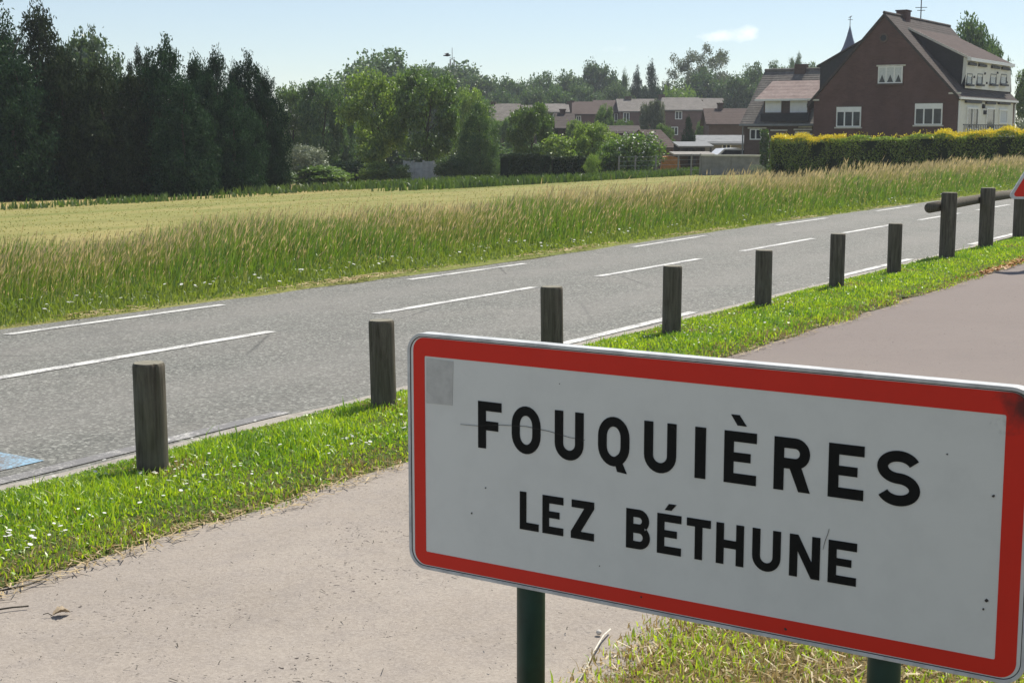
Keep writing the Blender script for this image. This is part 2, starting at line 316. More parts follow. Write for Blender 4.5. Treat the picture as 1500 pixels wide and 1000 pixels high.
dk = ~dry & (rng.random(len(u)) < .1 + .55 * lump(u, v, 3.7, 8) ** 2); lt = ~dry & ~dk; dfl = dk & (rng.random(len(u)) < .35)
tag(blades('verge_grass', P[lt], hh[lt], (.005 + .00045 * dist[lt]) * rng.uniform(.6, 1.4, lt.sum()), M['grass'], .65), 'short bright green grass round the wooden bollards', 'grass', kind='stuff')
tag(blades('deep_verge_grass', P[dk & ~dfl], hh[dk & ~dfl] * 1.2, (.005 + .00045 * dist[dk & ~dfl]) * rng.uniform(.6, 1.4, (dk & ~dfl).sum()), M['lush'], .55), 'darker green grass tufts in the bollard verge', 'grass', kind='stuff')
tag(link('clover', npmesh('clover', leafquads(P[dfl] + np.array([0, 0, 1.]) * (hh[dfl] * .6)[:, None], .014 + .0006 * dist[dfl], .8), [(4, np.arange(dfl.sum() * 4).reshape(-1, 4))]), M['lush']), 'small round clover leaves among the verge grass', 'clover', kind='stuff')
tag(blades('dry_verge_grass', P[dry], hh[dry] * .8, (.004 + .0004 * dist[dry]), M['drygrass'], .9), 'withered straw-coloured grass along the footpath edge', 'dry grass', kind='stuff')
# grass bank under the sign
P, u, v = scatter(52000, 2.0, 7.5, -.6, 2.2, 1, 250, 250); P2, u2, v2 = scatter(52000, 3.5, 60, -7, 2.15, 1, 1300, 900); P, u, v = np.concatenate([P, P2]), np.concatenate([u, u2]), np.concatenate([v, v2]); wb = .005 + .0007 * np.hypot(P[:, 0], P[:, 1]) * (np.arange(len(u)) >= len(u) - len(u2)); k = v < 2.04 + ePR(u) + rng.uniform(-.08, .1, len(u)); P, u, v, wb = P[k], u[k], v[k], wb[k]; P[:, 2] += .02
gr = rng.random(len(u)) < .14 + .42 * lump(u, v, 6, 1)
hh = .014 + .036 * lump(u, v, 5, 2) * rng.random(len(u)) + .012 * rng.random(len(u))
tag(blades('bank_grass', P[gr], hh[gr], wb[gr] * rng.uniform(.6, 1.6, gr.sum()), M['grass'], .7), 'patchy green grass on the bank under the town sign', 'grass', kind='stuff')
tag(blades('dry_bank_grass', P[~gr], hh[~gr] * .8, wb[~gr], M['drygrass'], 1.1), 'dry yellow grass on the bank under the town sign', 'dry grass', kind='stuff')
# flat litter beside the path
def litter(name, P, ln, wd, m, tilt=.15):
    n = len(P); a = rng.uniform(0, 6.283, n); d = np.stack([np.cos(a), np.sin(a), rng.uniform(-tilt, tilt, n)], 1); t = np.stack([-np.sin(a), np.cos(a), rng.uniform(-.4, .4, n)], 1)
    l = np.broadcast_to(ln, (n,))[:, None] / 2; ww = np.broadcast_to(wd, (n,))[:, None] / 2
    V = np.stack([P - d * l - t * ww, P + d * l - t * ww, P + d * l + t * ww, P - d * l + t * ww], 1).reshape(-1, 3)
    return link(name, npmesh(name, V, [(4, np.arange(n * 4).reshape(n, 4))]), m)
P, u, v = scatter(9000, 2.6, 40, 4.1, 4.6); q = v - 4.31 - ePL(u); k = np.abs(q + .02 + .05 * lump(u, v, 3)) < .05 + .05 * rng.random(len(u)); P = P[k]; P[:, 2] += .012 + rng.random(k.sum()) * .012
tag(litter('straw_litter', P, rng.uniform(.02, .09, len(P)), rng.uniform(.002, .006, len(P)), M['straw']), 'loose straw and dead stems along the footpath edge', 'straw', kind='stuff')
P, u, v = scatter(5000, 9, 60, 10.12, 10.4); k = rng.random(len(u)) < lump(u, v, 1.3) ** 2; P = P[k]; P[:, 2] += .025
tag(litter('roadside_litter', P, rng.uniform(.03, .12, len(P)), rng.uniform(.006, .015, len(P)), M['straw']), 'dry straw litter along the far edge of the road', 'straw', kind='stuff')
P, u, v = scatter(5000, 2.2, 7.5, .2, 2.08, 1, 100, 150); P[:, 2] += .022 + .02 * rng.random(len(P)); tag(litter('bank_litter', P, rng.uniform(.015, .06, len(P)), rng.uniform(.002, .006, len(P)), M['straw'], .5), 'dry stalks and clippings lying on the bank under the town sign', 'straw', kind='stuff')
# daisies
def daisies(name, P, r, stem, label):
    n = len(P); k = 7; a = np.arange(k) * 2 * math.pi / k; tx = rng.normal(0, .2, (n, 2)); c = P + np.array([0, 0, 1.]) * stem[:, None]
    ring = np.stack([np.cos(a), np.sin(a)], 1)[None] * r[:, None, None]; z = (ring * tx[:, None]).sum(2)
    V = np.concatenate([c[:, None] + [0, 0, .001], np.concatenate([c[:, None, :2] + ring, c[:, None, 2:] + z[..., None]], 2)], 1).reshape(-1, 3)
    i = np.arange(n)[:, None] * (k + 1); Fc = np.concatenate([i + np.array([[0, 1 + j, 1 + (j + 1) % k]]) for j in range(k)])
    return tag(link(name, npmesh(name, V, [(3, Fc)]), M['petal']), label, 'flowers', kind='stuff')
M['petal'] = leaf('white_petal', (.7, .7, .68), (.85, .84, .82), .3, 0, 0, (1, 1, 1)); M['yellow_petal'] = leaf('yellow_petal', (.7, .4, .02), (.8, .55, .03), .3, 0, 0, (1, 1, .5))
P, u, v = scatter(3000, 2.6, 45, 4.45, 5.45); k = rng.random(len(u)) < .05 + .75 * lump(u, v, 3.1, .4) ** 5; P = P[k]; P[:, 2] += .05
daisies('daisies', P, rng.uniform(.007, .0115, len(P)), rng.uniform(.02, .045, len(P)), 'white daisies dotted through the verge grass')
P, u, v = scatter(1500, 8, 50, 10.5, 11.6); k = rng.random(len(u)) < .1 + .5 * lump(u, v, 2, .4) ** 2; P = P[k]
daisies('clover_flowers', P, rng.uniform(.012, .022, len(P)), rng.uniform(.05, .14, len(P)), 'pale clover flowers in the short grass beyond the road')
M['roadgrass'] = leaf('roadside_grass_blade', (.12, .18, .03), (.3, .36, .09), .5, .2, 0, (1.15, 1.2, .5))
# far roadside: short grass, then the tall seeding grass
P, u, v = scatter(86000, 4.5, 110, 10.15, 11.9); k = v > 10.26 + eF(u) + rng.uniform(-.1, .12, len(u)); P, u, v = P[k], u[k], v[k]; d = np.hypot(P[:, 0], P[:, 1])
tag(blades('roadside_grass', P, (.03 + .13 * np.clip((v - 10.3) / .9, 0, 1)) * rng.uniform(.5, 1.5, len(u)), (.004 + .00055 * d) * rng.uniform(.6, 1.4, len(u)), M['roadgrass'], .55), 'short green grass along the far edge of the road', 'grass', kind='stuff')
wind = tuple(np.array([.13, .03]))
P, u, v = scatter(115000, 4.5, 130, 10.6, 13.4, 1, 300); k = v > 10.6 + .35 * lump(u, v, 1.1) + rng.exponential(.12, len(u)); P, u, v = P[k], u[k], v[k]; d = np.hypot(P[:, 0], P[:, 1])
hh = (.26 + .28 * lump(u, v, .9, 3) + .1 * np.clip((u - 8) / 25, 0, 1)) * rng.uniform(.6, 1.25, len(u)) * np.clip((v - 10.5) / 1.1, .3, 1)
tag(blades('tall_grass', P, hh, (.006 + .0005 * d) * rng.uniform(.6, 1.4, len(u)), M['darkgrass'], .25, wind), 'tall uncut green grass in front of the mown field', 'grass', kind='stuff')
P, u, v = scatter(53000, 4.5, 130, 10.7, 13.9, 1, 300); k = rng.random(len(u)) < np.clip((v - 10.7) / 1.3, .05, 1) * np.clip((14 - v) / 1.2, .1, 1); P, u, v = P[k], u[k], v[k]; d = np.hypot(P[:, 0], P[:, 1])
hs = (.4 + .2 * lump(u, v, .8, 3) + .2 * np.clip((u - 8) / 25, 0, 1)) * rng.uniform(.5, 1.25, len(u)) * np.clip((v - 10.4) / 1.4, .4, 1) * np.where(rng.random(len(u)) > .97, 1.2, 1)
M['stem'] = leaf('seeding_stem', (.24, .28, .08), (.45, .42, .17), .45, .1, 0, (1.1, 1, .7)); M['seed'] = leaf('seed_head', (.42, .36, .19), (.62, .52, .31), .5, .1, 0, (1.1, 1, .8))
def seeding(name, P, h, d, label):
    n = len(P); a = rng.uniform(0, 6.283, n); t = np.stack([np.cos(a), np.sin(a), 0 * a], 1); ld = np.stack([rng.normal(.17, .12, n), rng.normal(.0, .12, n), np.ones(n)], 1)
    hh = h[:, None]; wv = ((.001 + .00014 * d) * rng.uniform(.7, 1.3, n))[:, None]; sw = wv * 1.7
    top = P + ld * hh * .78; bend = ld * np.array([1.8, 1.8, .9]); end = top + bend * hh * .2; midp = top + bend * hh * .07
    V = np.stack([P - t * wv, P + t * wv, top + t * wv * .6, top - t * wv * .6, top, midp + t * sw, end, midp - t * sw], 1).reshape(-1, 3)
    i = np.arange(n)[:, None] * 8
    me = npmesh(name, V, [(4, np.concatenate([i + np.array([[0, 1, 2, 3]]), i + np.array([[4, 5, 6, 7]])]))])
    o = link(name, me, M['stem']); me.materials.append(M['seed']); me.polygons.foreach_set('material_index', np.repeat([0, 1], n).astype(np.int32)); return tag(o, label, 'grass', kind='stuff')
seeding('seeding_grass', P, hs, d, 'tan seeding grass heads leaning over the tall roadside grass')
M['stubble'] = leaf('stubble_blade', (.28, .25, .09), (.4, .35, .14), .4, .05, 0, (1.1, 1.05, .7))
# mown field stubble and weeds
P, u, v = scatter(16000, 14, 120, 14.5, 50, 1, 60); d = np.hypot(P[:, 0], P[:, 1]); z = rng.random(len(u)) < .35 + .4 * lump(u, v, .25)
tag(blades('field_stubble', P[z], rng.uniform(.012, .035, z.sum()), .01 + .0005 * d[z], M['stubble'], .8), 'yellow stubble of the mown field', 'stubble', kind='stuff')
M['fieldgrass'] = leaf('field_grass_blade', (.18, .21, .055), (.27, .28, .085), .4, .1, 0, (1.1, 1.1, .6))
tag(blades('field_grass', P[~z], rng.uniform(.012, .035, (~z).sum()), .01 + .0005 * d[~z], M['fieldgrass'], .8), 'yellow-green grass of the mown field', 'grass', kind='stuff')
def weeds(name, n, px0, px1, v0, v1, h0, h1, m, label, clump=.8):
    us = rng.uniform(0, 150, n * 6); vs = rng.uniform(v0, v1, n * 6); xy = us[:, None] * UV + vs[:, None] * VV; P = np.column_stack([xy, terr(xy[:, 0], xy[:, 1])]); x, y = proj(P)
    x = x + rng.normal(0, 45, len(x)) + 60 * np.sin(vs * 2.1 + us * .3); k = (x > px0) & (x < px1) & (P[:, 1] > 5) & (rng.random(len(x)) < (1 - clump) + clump * lump(us, vs, .7, 5) ** 2); P = P[k][:n]; d = np.hypot(P[:, 0], P[:, 1])
    return tag(blades(name, P, rng.uniform(h0, h1, len(P)), .02 + .0008 * d, m, .5), label, 'weeds', kind='stuff')
M['deepweed'] = leaf('weed_foliage', (.05, .09, .02), (.12, .17, .04), .4, .15, 0)
weeds('field_weeds', 5000, -60, 270, 37.5, 40.5, .08, .34, M['deepweed'], 'patches of green weeds left standing in the field', .98)
weeds('field_margin', 11000, 400, 780, 39.5, 43.5, .1, .45, M['deepweed'], 'band of long green weeds at the field margin below the round trees', .9)
weeds('garden_margin', 9000, 640, 1130, 34, 36.5, .1, .5, M['deepweed'], 'rough grass at the foot of the wire fence and garden hedge')

# ------------------------------------------------------------ town sign
SG = R(-33); SBX, SBY, STOP = -.1988, 3.85, 1.123
sign = empty('town_sign', (SBX, SBY, 0), SG, 'white town entry sign with red border reading FOUQUIÈRES LEZ BÉTHUNE', 'sign')
def signmat(name, col, rough=.45, tape=False):
    g = G(name); o = g.obj(); sx = g.new('ShaderNodeSeparateXYZ'); g.l.new(o, sx.inputs[0])
    n = g.noise(o, 9, 6, .65); n2 = g.noise(o, 46, 5, .7); n3 = g.noise(o, 1.6, 4)
    c = g.mix(g.math('MULTIPLY', g.g(n, .45, .8), .22), col, tuple(q * .62 for q in col)); c = g.mix(g.math('MULTIPLY', g.g(n3, .4, .7), .1), c, tuple(q * .75 for q in col))
    c = g.mix(g.math('MULTIPLY', g.g(n2, .73, .76), .8), c, (.07, .06, .05))
    dx = g.math('SUBTRACT', sx.outputs[0], 1.54); dz = g.math('SUBTRACT', sx.outputs[2], 1.1); dd = g.math('SQRT', g.math('ADD', g.math('MULTIPLY', dx, dx), g.math('MULTIPLY', dz, dz)))
    st = g.math('ADD', g.math('MULTIPLY', dd, -5.5), g.math('MULTIPLY', n, 1.1)); c = g.mix(g.math('MULTIPLY', g.g(st, .08, .35), .85), c, (.03, .028, .025))
    return g.fin(c, rough, .22)
M['sign_white'] = signmat('sign_white', (.68, .69, .65)); M['sign_red'] = signmat('sign_red', (.66, .03, .016)); M['sign_black'] = worn('sign_black', (.008, .009, .009), .3, 30, .5, .12)
M['rim'] = worn('sign_rim', (.55, .56, .55), .35, 14, .4, .5); M['post_green'] = worn('green_post_paint', (.012, .045, .034), .4, 9, .45, .4); M['tape'] = worn('faded_tape', (.5, .5, .47), .16, 30, .5)
M['grime'] = worn('grime', (.05, .045, .04), .4, 20)
def rrect(x0, x1, z0, z1, r, k=8):
    out = []
    for cx, cz, a in ((x1 - r, z1 - r, 0), (x0 + r, z1 - r, 90), (x0 + r, z0 + r, 180), (x1 - r, z0 + r, 270)):
        for i in range(k + 1): t = R(a + 90 * i / k); out.append((cx + r * math.cos(t), cz + r * math.sin(t)))
    return out
def plate(name, outer, holes, y0, y1, m, parent):   # flat piece in the sign plane from y0 (front) to y1 (back)
    loops = [outer] + holes; tri = tessellate_polygon([[Vector((a, b, 0)) for a, b in l] for l in loops]); flat = [p for l in loops for p in l]; n = len(flat); b = MB()
    fs = [tuple(t) for t in tri] + [tuple(n + i for i in reversed(t)) for t in tri]; k = 0
    for l in loops:
        for i in range(len(l)): fs.append((k + i, k + (i + 1) % len(l), n + k + (i + 1) % len(l), n + k + i))
        k += len(l)
    b.add([(a, y0, z) for a, z in flat] + [(a, y1, z) for a, z in flat], fs); return b.build(name, m, parent)
X0, X1, Z0, Z1 = -.097, 1.545, STOP - .648, STOP
panel = plate('panel', rrect(X0 + .004, X1 - .004, Z0 + .004, Z1 - .004, .048), [], 0, .022, M['sign_white'], sign)
rim = plate('rim', rrect(X0, X1, Z0, Z1, .052), [rrect(X0 + .0085, X1 - .0085, Z0 + .0085, Z1 - .0085, .0435)], -.003, .034, M['rim'], sign)
md = rim.modifiers.new('bevel', 'BEVEL'); md.width = .0025; md.segments = 2; md.limit_method = 'ANGLE'
plate('rim_seam', rrect(X0 + .0085, X1 - .0085, Z0 + .0085, Z1 - .0085, .0435), [rrect(X0 + .0105, X1 - .0105, Z0 + .0105, Z1 - .0105, .0415)], -.0009, .01, M['grime'], sign)
plate('red_border', rrect(X0 + .019, X1 - .019, Z0 + .013, Z1 - .012, .036), [rrect(X0 + .056, X1 - .064, Z0 + .05, Z1 - .061, .004, 3)], -.0012, .004, M['sign_red'], sign)
plate('tape_patch', [(-.036, STOP - .188), (.049, STOP - .186), (.053, STOP - .068), (-.035, STOP - .066)], [], -.0011, .002, M['tape'], sign)
def curve_scratch(pts, wd):
    top = [(x, STOP + z + wd * (1 - abs(2 * i / (len(pts) - 1) - 1)) / 2 + .0002) for i, (x, z) in enumerate(pts)]; bot = [(x, STOP + z - wd * (1 - abs(2 * i / (len(pts) - 1) - 1)) / 2 - .0002) for i, (x, z) in enumerate(pts)]
    plate('scratch', bot + top[::-1], [], -.0021, .0, M['grime'], sign)
curve_scratch([(.075, -.234), (.13, -.232), (.2, -.222), (.28, -.217), (.35, -.222), (.41, -.231), (.455, -.233)], .0005)
curve_scratch([(1.086, -.415), (1.09, -.395), (1.096, -.378), (1.099, -.365)], .0008)
curve_scratch([(.70, -.17), (.706, -.178), (.709, -.186)], .002)
for x, z, r in [(.38, -.097, .0015), (1.36, -.16, .002), (1.462, -.238, .004), (1.458, -.47, .004), (1.452, -.49, .0025), (.11, -.47, .003), (.155, -.395, .002), (1.0, -.62, .004), (.62, -.61, .003), (.5, -.55, .002)]:
    plate('chip', [(x + r * random.uniform(.5, 1.2) * math.cos(k * .9), STOP + z + r * random.uniform(.5, 1.2) * math.sin(k * .9)) for k in range(7)], [], -.0019, .001, M['grime'], sign)
def arc(cx, cy, rx, ry, a0, a1, k=14): return [(cx + rx * math.cos(R(a0 + (a1 - a0) * i / k)), cy + ry * math.sin(R(a0 + (a1 - a0) * i / k))) for i in range(k + 1)]
def ribbon(pts, s):
    l, r = [], []
    for i, p in enumerate(pts):
        a, b = pts[max(i - 1, 0)], pts[min(i + 1, len(pts) - 1)]; dx, dy = b[0] - a[0], b[1] - a[1]; d = math.hypot(dx, dy); nx, ny = -dy / d * s / 2, dx / d * s / 2
        l.append((p[0] + nx, p[1] + ny)); r.append((p[0] - nx, p[1] - ny))
    return l + r[::-1]
def glyph(ch, w, h):
    s = .195 * h; m = (h - s) / 2
    if ch == 'I': return [([(0, 0), (w, 0), (w, h), (0, h)], [])]
    if ch == 'L': return [([(0, 0), (w, 0), (w, s), (s, s), (s, h), (0, h)], [])]
    if ch == 'F': return [([(0, 0), (s, 0), (s, m - .01 * h), (w * .86, m - .01 * h), (w * .86, m + s - .01 * h), (s, m + s - .01 * h), (s, h - s), (w, h - s), (w, h), (0, h)], [])]
    if ch == 'E': return [([(0, 0), (w, 0), (w, s), (s, s), (s, m + .02 * h), (w * .82, m + .02 * h), (w * .82, m + s), (s, m + s), (s, h - s), (w, h - s), (w, h), (0, h)], [])]
    if ch == 'T': c = w / 2; return [([(c - s / 2, 0), (c + s / 2, 0), (c + s / 2, h - s), (w, h - s), (w, h), (0, h), (0, h - s), (c - s / 2, h - s)], [])]
    if ch == 'H': return [([(0, 0), (s, 0), (s, m), (w - s, m), (w - s, 0), (w, 0), (w, h), (w - s, h), (w - s, m + s), (s, m + s), (s, h), (0, h)], [])]
    if ch == 'N': return [([(0, 0), (s, 0), (s, h * .62), (w - s * 1.05, 0), (w, 0), (w, h), (w - s, h), (w - s, h * .38), (s * 1.05, h), (0, h)], [])]
    if ch == 'Z': return [([(0, 0), (w, 0), (w, s), (s * 1.45, s), (w, h - s * .9), (w, h), (s * .1, h), (s * .1, h - s), (w - s * 1.45, h - s), (0, s * .9)], [])]
    if ch == 'U': r = w / 2; return [([(0, h)] + arc(r, r, r, r * 1.02, 180, 360) + [(w, h), (w - s, h)] + arc(r, r, r - s, r - s, 360, 180) + [(s, h)], [])]
    if ch in 'OQ':
        r = w / 2; q = r * 1.15; o = arc(r, h - q, r, q, 0, 180) + arc(r, q, r, q, 180, 360); i = arc(r, h - q, r - s, q - s, 0, 180) + arc(r, q, r - s, q - s, 180, 360); out = [(o, [i])]
        if ch == 'Q': out.append(([(w * .5, .17 * h), (w * .66, .26 * h), (w * .93, -.12 * h), (w * .62, -.1 * h)], []))
        return out
    if ch == 'S':
        rx, ry = (w - s) / 2, (h - s) / 4; c = w / 2
        return [(ribbon(arc(c, h - s / 2 - ry, rx, ry, 22, 180, 16) + arc(c, h - s / 2 - ry, rx, ry, 190, 262, 8) + [(c, h / 2)] + arc(c, s / 2 + ry, rx, ry, 82, 0, 9) + arc(c, s / 2 + ry, rx, ry, -10, -158, 16), s), [])]
    if ch == 'B':
        t = h * .52; r1 = (h - t + s / 2) / 2 * .98; r2 = (t + s * .4) / 2
        o = [(0, 0)] + arc(w - r2, r2, r2, r2, -90, 62) + arc(w * .96 - r1, h - r1, r1, r1, -55, 90) + [(0, h)]
        i1 = [(s, s)] + arc(w - r2, r2, r2 - s, r2 - s, -90, 90) + [(s, 2 * r2 - s)]; z2 = h - 2 * r1 + s; i2 = [(s, z2)] + arc(w * .96 - r1, h - r1, r1 - s, r1 - s, -90, 90) + [(s, h - s)]
        return [(o, [i1, i2])]
    if ch == 'R':
        b = h * .42; r = (h - b) / 2
        o = [(0, 0), (s, 0), (s, b)] + arc(w * .98 - r, b + r, r, r, -90, 90) + [(0, h)]; i = [(s, b + s)] + arc(w * .98 - r, b + r, r - s, r - s, -90, 90) + [(s, h - s)]
        return [(o, [i]), ([(w * .38, b + s * .5), (w * .72, b + s * .5), (w, 0), (w - s * 1.15, 0)], [])]
L1, L2 = STOP - .2895, STOP - .4895
def text(items, base, h):
    for ch, x0, x1 in items:
        for k, (o, hs) in enumerate(glyph(ch, x1 - x0, h)):
            plate('letter' if k == 0 else 'letter_stroke', [(x0 + a, base + b) for a, b in o], [[(x0 + a, base + b) for a, b in q] for q in hs], -.0015 - .0003 * (k == 0), .003, M['sign_black'], sign)
text([('F', .132, .205), ('O', .237, .324), ('U', .367, .451), ('Q', .493, .581), ('U', .622, .709), ('I', .759, .787), ('E', .835, .917), ('R', .961, 1.05), ('E', 1.093, 1.176), ('S', 1.206, 1.304)], L1, .1245)
text([('L', .262, .319), ('E', .331, .393), ('Z', .416, .483), ('B', .575, .641), ('E', .661, .726), ('T', .741, .804), ('H', .819, .89), ('U', .912, .983), ('N', 1.005, 1.079), ('E', 1.099, 1.166)], L2, .1)
plate('accent', [(.868, L1 + .139), (.891, L1 + .139), (.872, L1 + .164), (.851, L1 + .164)], [], -.0018, .003, M['sign_black'], sign)
plate('accent', [(.681, L2 + .11), (.699, L2 + .11), (.712, L2 + .126), (.692, L2 + .126)], [], -.0018, .003, M['sign_black'], sign)
for x in (.250, 1.214):
    b = MB(); b.tube([(x, .073, -.3), (x, .073, STOP - .03)], [.038, .038], 20); b.build('post', M['post_green'], sign, True)
    for z in (Z0 + .12, Z1 - .14): b = MB(); b.box(x - .06, x + .06, .0345, .05, z - .02, z + .02); b.build('clamp', M['rim'], sign)

# ------------------------------------------------------------ warning sign on the right
tri = empty('warning_sign', (*at(1526, 300, 18.0)[:2], 0), 0, 'red and white triangular warning sign beside the rail fence', 'sign')
def rtri(a, r, zc):
    out = []; hgt = a * .866
    for cx, cz, t0 in ((-a / 2, 0, 150), (a / 2, 0, 270), (0, hgt, 30)):
        dx = -cx / (a / 2) if cx else 0; ang = {-1: 30, 1: 150, 0: 270}[int(np.sign(cx))]
        qx, qz = cx + 2 * r * math.cos(R(ang)), cz + 2 * r * math.sin(R(ang))
        for i in range(7): t = R(t0 + 120 * i / 6); out.append((qx + r * math.cos(t), zc + qz + r * math.sin(t)))
    return out
zb = at(1500, 291, 18.)[2]
plate('panel', rtri(.84, .045, zb - .005), [], 0, .03, M['rim'], tri); plate('red_border', rtri(.73, .03, zb + .025), [rtri(.40, .025, zb + .12)], -.003, .01, M['sign_red'], tri); plate('white_field', rtri(.40, .025, zb + .12), [], -.002, .01, M['rim'], tri)
b = MB(); b.tube([(0, .06, -.3), (0, .06, zb + .6)], [.03, .03], 14); b.build('post', M['post_green'], tri, True)

# ------------------------------------------------------------ wooden bollards and rail fence
def woodmat():
    g = G('weathered_wood'); o = g.obj(); oi = g.new('ShaderNodeObjectInfo')
    off = g.new('ShaderNodeVectorMath', operation='ADD'); g.l.new(o, off.inputs[0]); g.l.new(oi.outputs['Random'], off.inputs[1]); o2 = off.outputs[0]
    gr = g.noise(g.map(o2, (1, 1, .09)), 42, 6, .7, .5); st = g.noise(g.map(o2, (1, 1, .18)), 8, 4, .6, 1.2); n = g.noise(o2, 5, 4)
    c = g.ramp(gr, [(.3, (.045, .038, .029)), (.5, (.11, .096, .074)), (.7, (.18, .16, .125))]); c = g.mix(g.math('MULTIPLY', g.g(st, .42, .7), .5), c, (.08, .078, .052)); c = g.mix(g.math('MULTIPLY', g.g(n, .55, .75), .3), c, (.17, .165, .14))
    g.bump(gr, .5, .006); return g.fin(c, .85, .2)
M['wood'] = woodmat()
def endmat():
    g = G('wood_end_grain'); o = g.obj(); sx = g.new('ShaderNodeVectorMath', operation='LENGTH'); mp = g.map(o, (1, 1, 0)); g.l.new(mp, sx.inputs[0])
    rg = g.math('SINE', g.math('MULTIPLY', g.math('ADD', sx.outputs['Value'], g.math('MULTIPLY', g.noise(o, 14, 3), .02)), 700)); n = g.noise(o, 25, 4)
    return g.fin(g.mix(g.g(n, .35, .7), g.mix(g.math('ADD', g.math('MULTIPLY', rg, .3), .5), (.2, .19, .15), (.3, .28, .22)), (.16, .155, .125)), .9, .15)
M['woodend'] = endmat()
def postmesh(r, h, crack=None, seed=0, n=48):
    rr = np.random.default_rng(seed); ph = rr.uniform(0, 6.28, 4); zs = [-.25, 0, .08, .2, .35, .5, .65, .8, .9, 1.]; zs = [-.25] + [q * h for q in zs[1:]]; b = MB(); vs = []
    prof = [(z, 1.0) for z in zs[:-1]] + [(h - .016, 1.), (h - .006, .965), (h, .91)]
    for z, s in prof:
        for k in range(n):
            t = 2 * math.pi * k / n; q = r * s * (1 + .012 * math.sin(2 * t + ph[0]) + .01 * math.sin(3 * t + ph[1] + z * 3) + .008 * math.sin(7 * t + ph[2]))
            if crack is not None and k == crack and z > .22 * h: q *= .8
            vs.append((q * math.cos(t), q * math.sin(t), z))
    m = len(prof); fs = [(i * n + k, i * n + (k + 1) % n, (i + 1) * n + (k + 1) % n, (i + 1) * n + k) for i in range(m - 1) for k in range(n)]
    return vs, fs, [(x, y, z) for x, y, z in vs[(m - 1) * n:]]
def bollard_parts(root, r, h, crack, seed):
    vs, fs, top = postmesh(r, h, crack, seed); b = MB(); b.add(vs, fs); p = b.build('shaft', M['wood'], root, True, True)
    b = MB(); n = len(top); b.add(top + [(0, 0, h + .003)], [(i, (i + 1) % n, n) for i in range(n)]); b.build('top', M['woodend'], root, False, False)
BL = ['wooden bollard with a long vertical crack beside the daisies and blue road paint', 'wooden bollard standing alone between the cracked bollard and the town sign', 'wooden bollard rising behind the top edge of the town sign',
      'wooden bollard, fourth in line counting from the rail fence', 'wooden bollard, third in line counting from the rail fence', 'wooden bollard, second in line counting from the rail fence', 'wooden bollard standing next to the end of the rail fence']
def pxr(wpx, Y): return wpx / F * Y / 2
for i, (px, ty, by, wpx, lx, ly) in enumerate([(219.5, 531, 700, 49, .004, .0), (561, 470, 605, 39, .02, .01), (809.5, 421, 545, 33.5, .012, .0), (984.5, 391, 494, 28.5, -.004, 0), (1119, 368, 452, 25.5, .0, .0), (1227, 344, 425, 22.5, .0, 0), (1311, 329, 404, 20.5, .0, 0)]):
    g0 = at(px, by, 1); r_ = ray(px, by); s_ = (.03 - H) / r_[2]; P0 = np.array([0, 0, H]) + r_ * s_
    hh = (by - ty) / F * P0[1] / CP + .015
    o = empty('bollard', (P0[0], P0[1] + .06, .02), 0, BL[i], 'bollard', 'wooden bollards along the verge'); o.rotation_euler = (-ly, -lx, random.uniform(-.2, .2) if i else 0)
    bollard_parts(o, pxr(wpx, P0[1]) * .985, hh, {0: 41, 1: 30}.get(i), i)
fe = empty('rail_fence', (*W(18.95, 5.13), 0), ROADROT, 'wooden post and rail fence along the road, past the last bollard', 'fence')
for k, (du, dv, h) in enumerate([(0, 0, .9), (2.16, .05, .89), (4.5, .12, .87), (6.8, .15, .88), (9.1, .2, .88), (11.4, .2, .88)]):
    vs, fs, top = postmesh(.1, h, None, 20 + k, 32); b = MB(); b.add([(x + du, y + dv, z) for x, y, z in vs], fs); p = b.build('post', M['wood'], fe, True)
    b = MB(); n = len(top); b.add([(x + du, y + dv, z) for x, y, z in top] + [(du, dv, h + .003)], [(i, (i + 1) % n, n) for i in range(n)]); b.build('post_top', M['woodend'], fe, False, False)
for u0, u1 in ((-.32, 4.5), (4.52, 9.1), (9.12, 12)):
    y0, y1 = .165 + .026 * u0, .165 + .02 * u1; b = MB(); b.tube([(u0 + (u1 - u0) * t, y0 + (y1 - y0) * t, .715 + .008 * math.sin(3 * t + u0)) for t in np.linspace(0, 1, 7)], [.066 + .002 * math.sin(9 * t) for t in np.linspace(0, 1, 7)], 18); b.build('rail', M['wood'], fe, True)

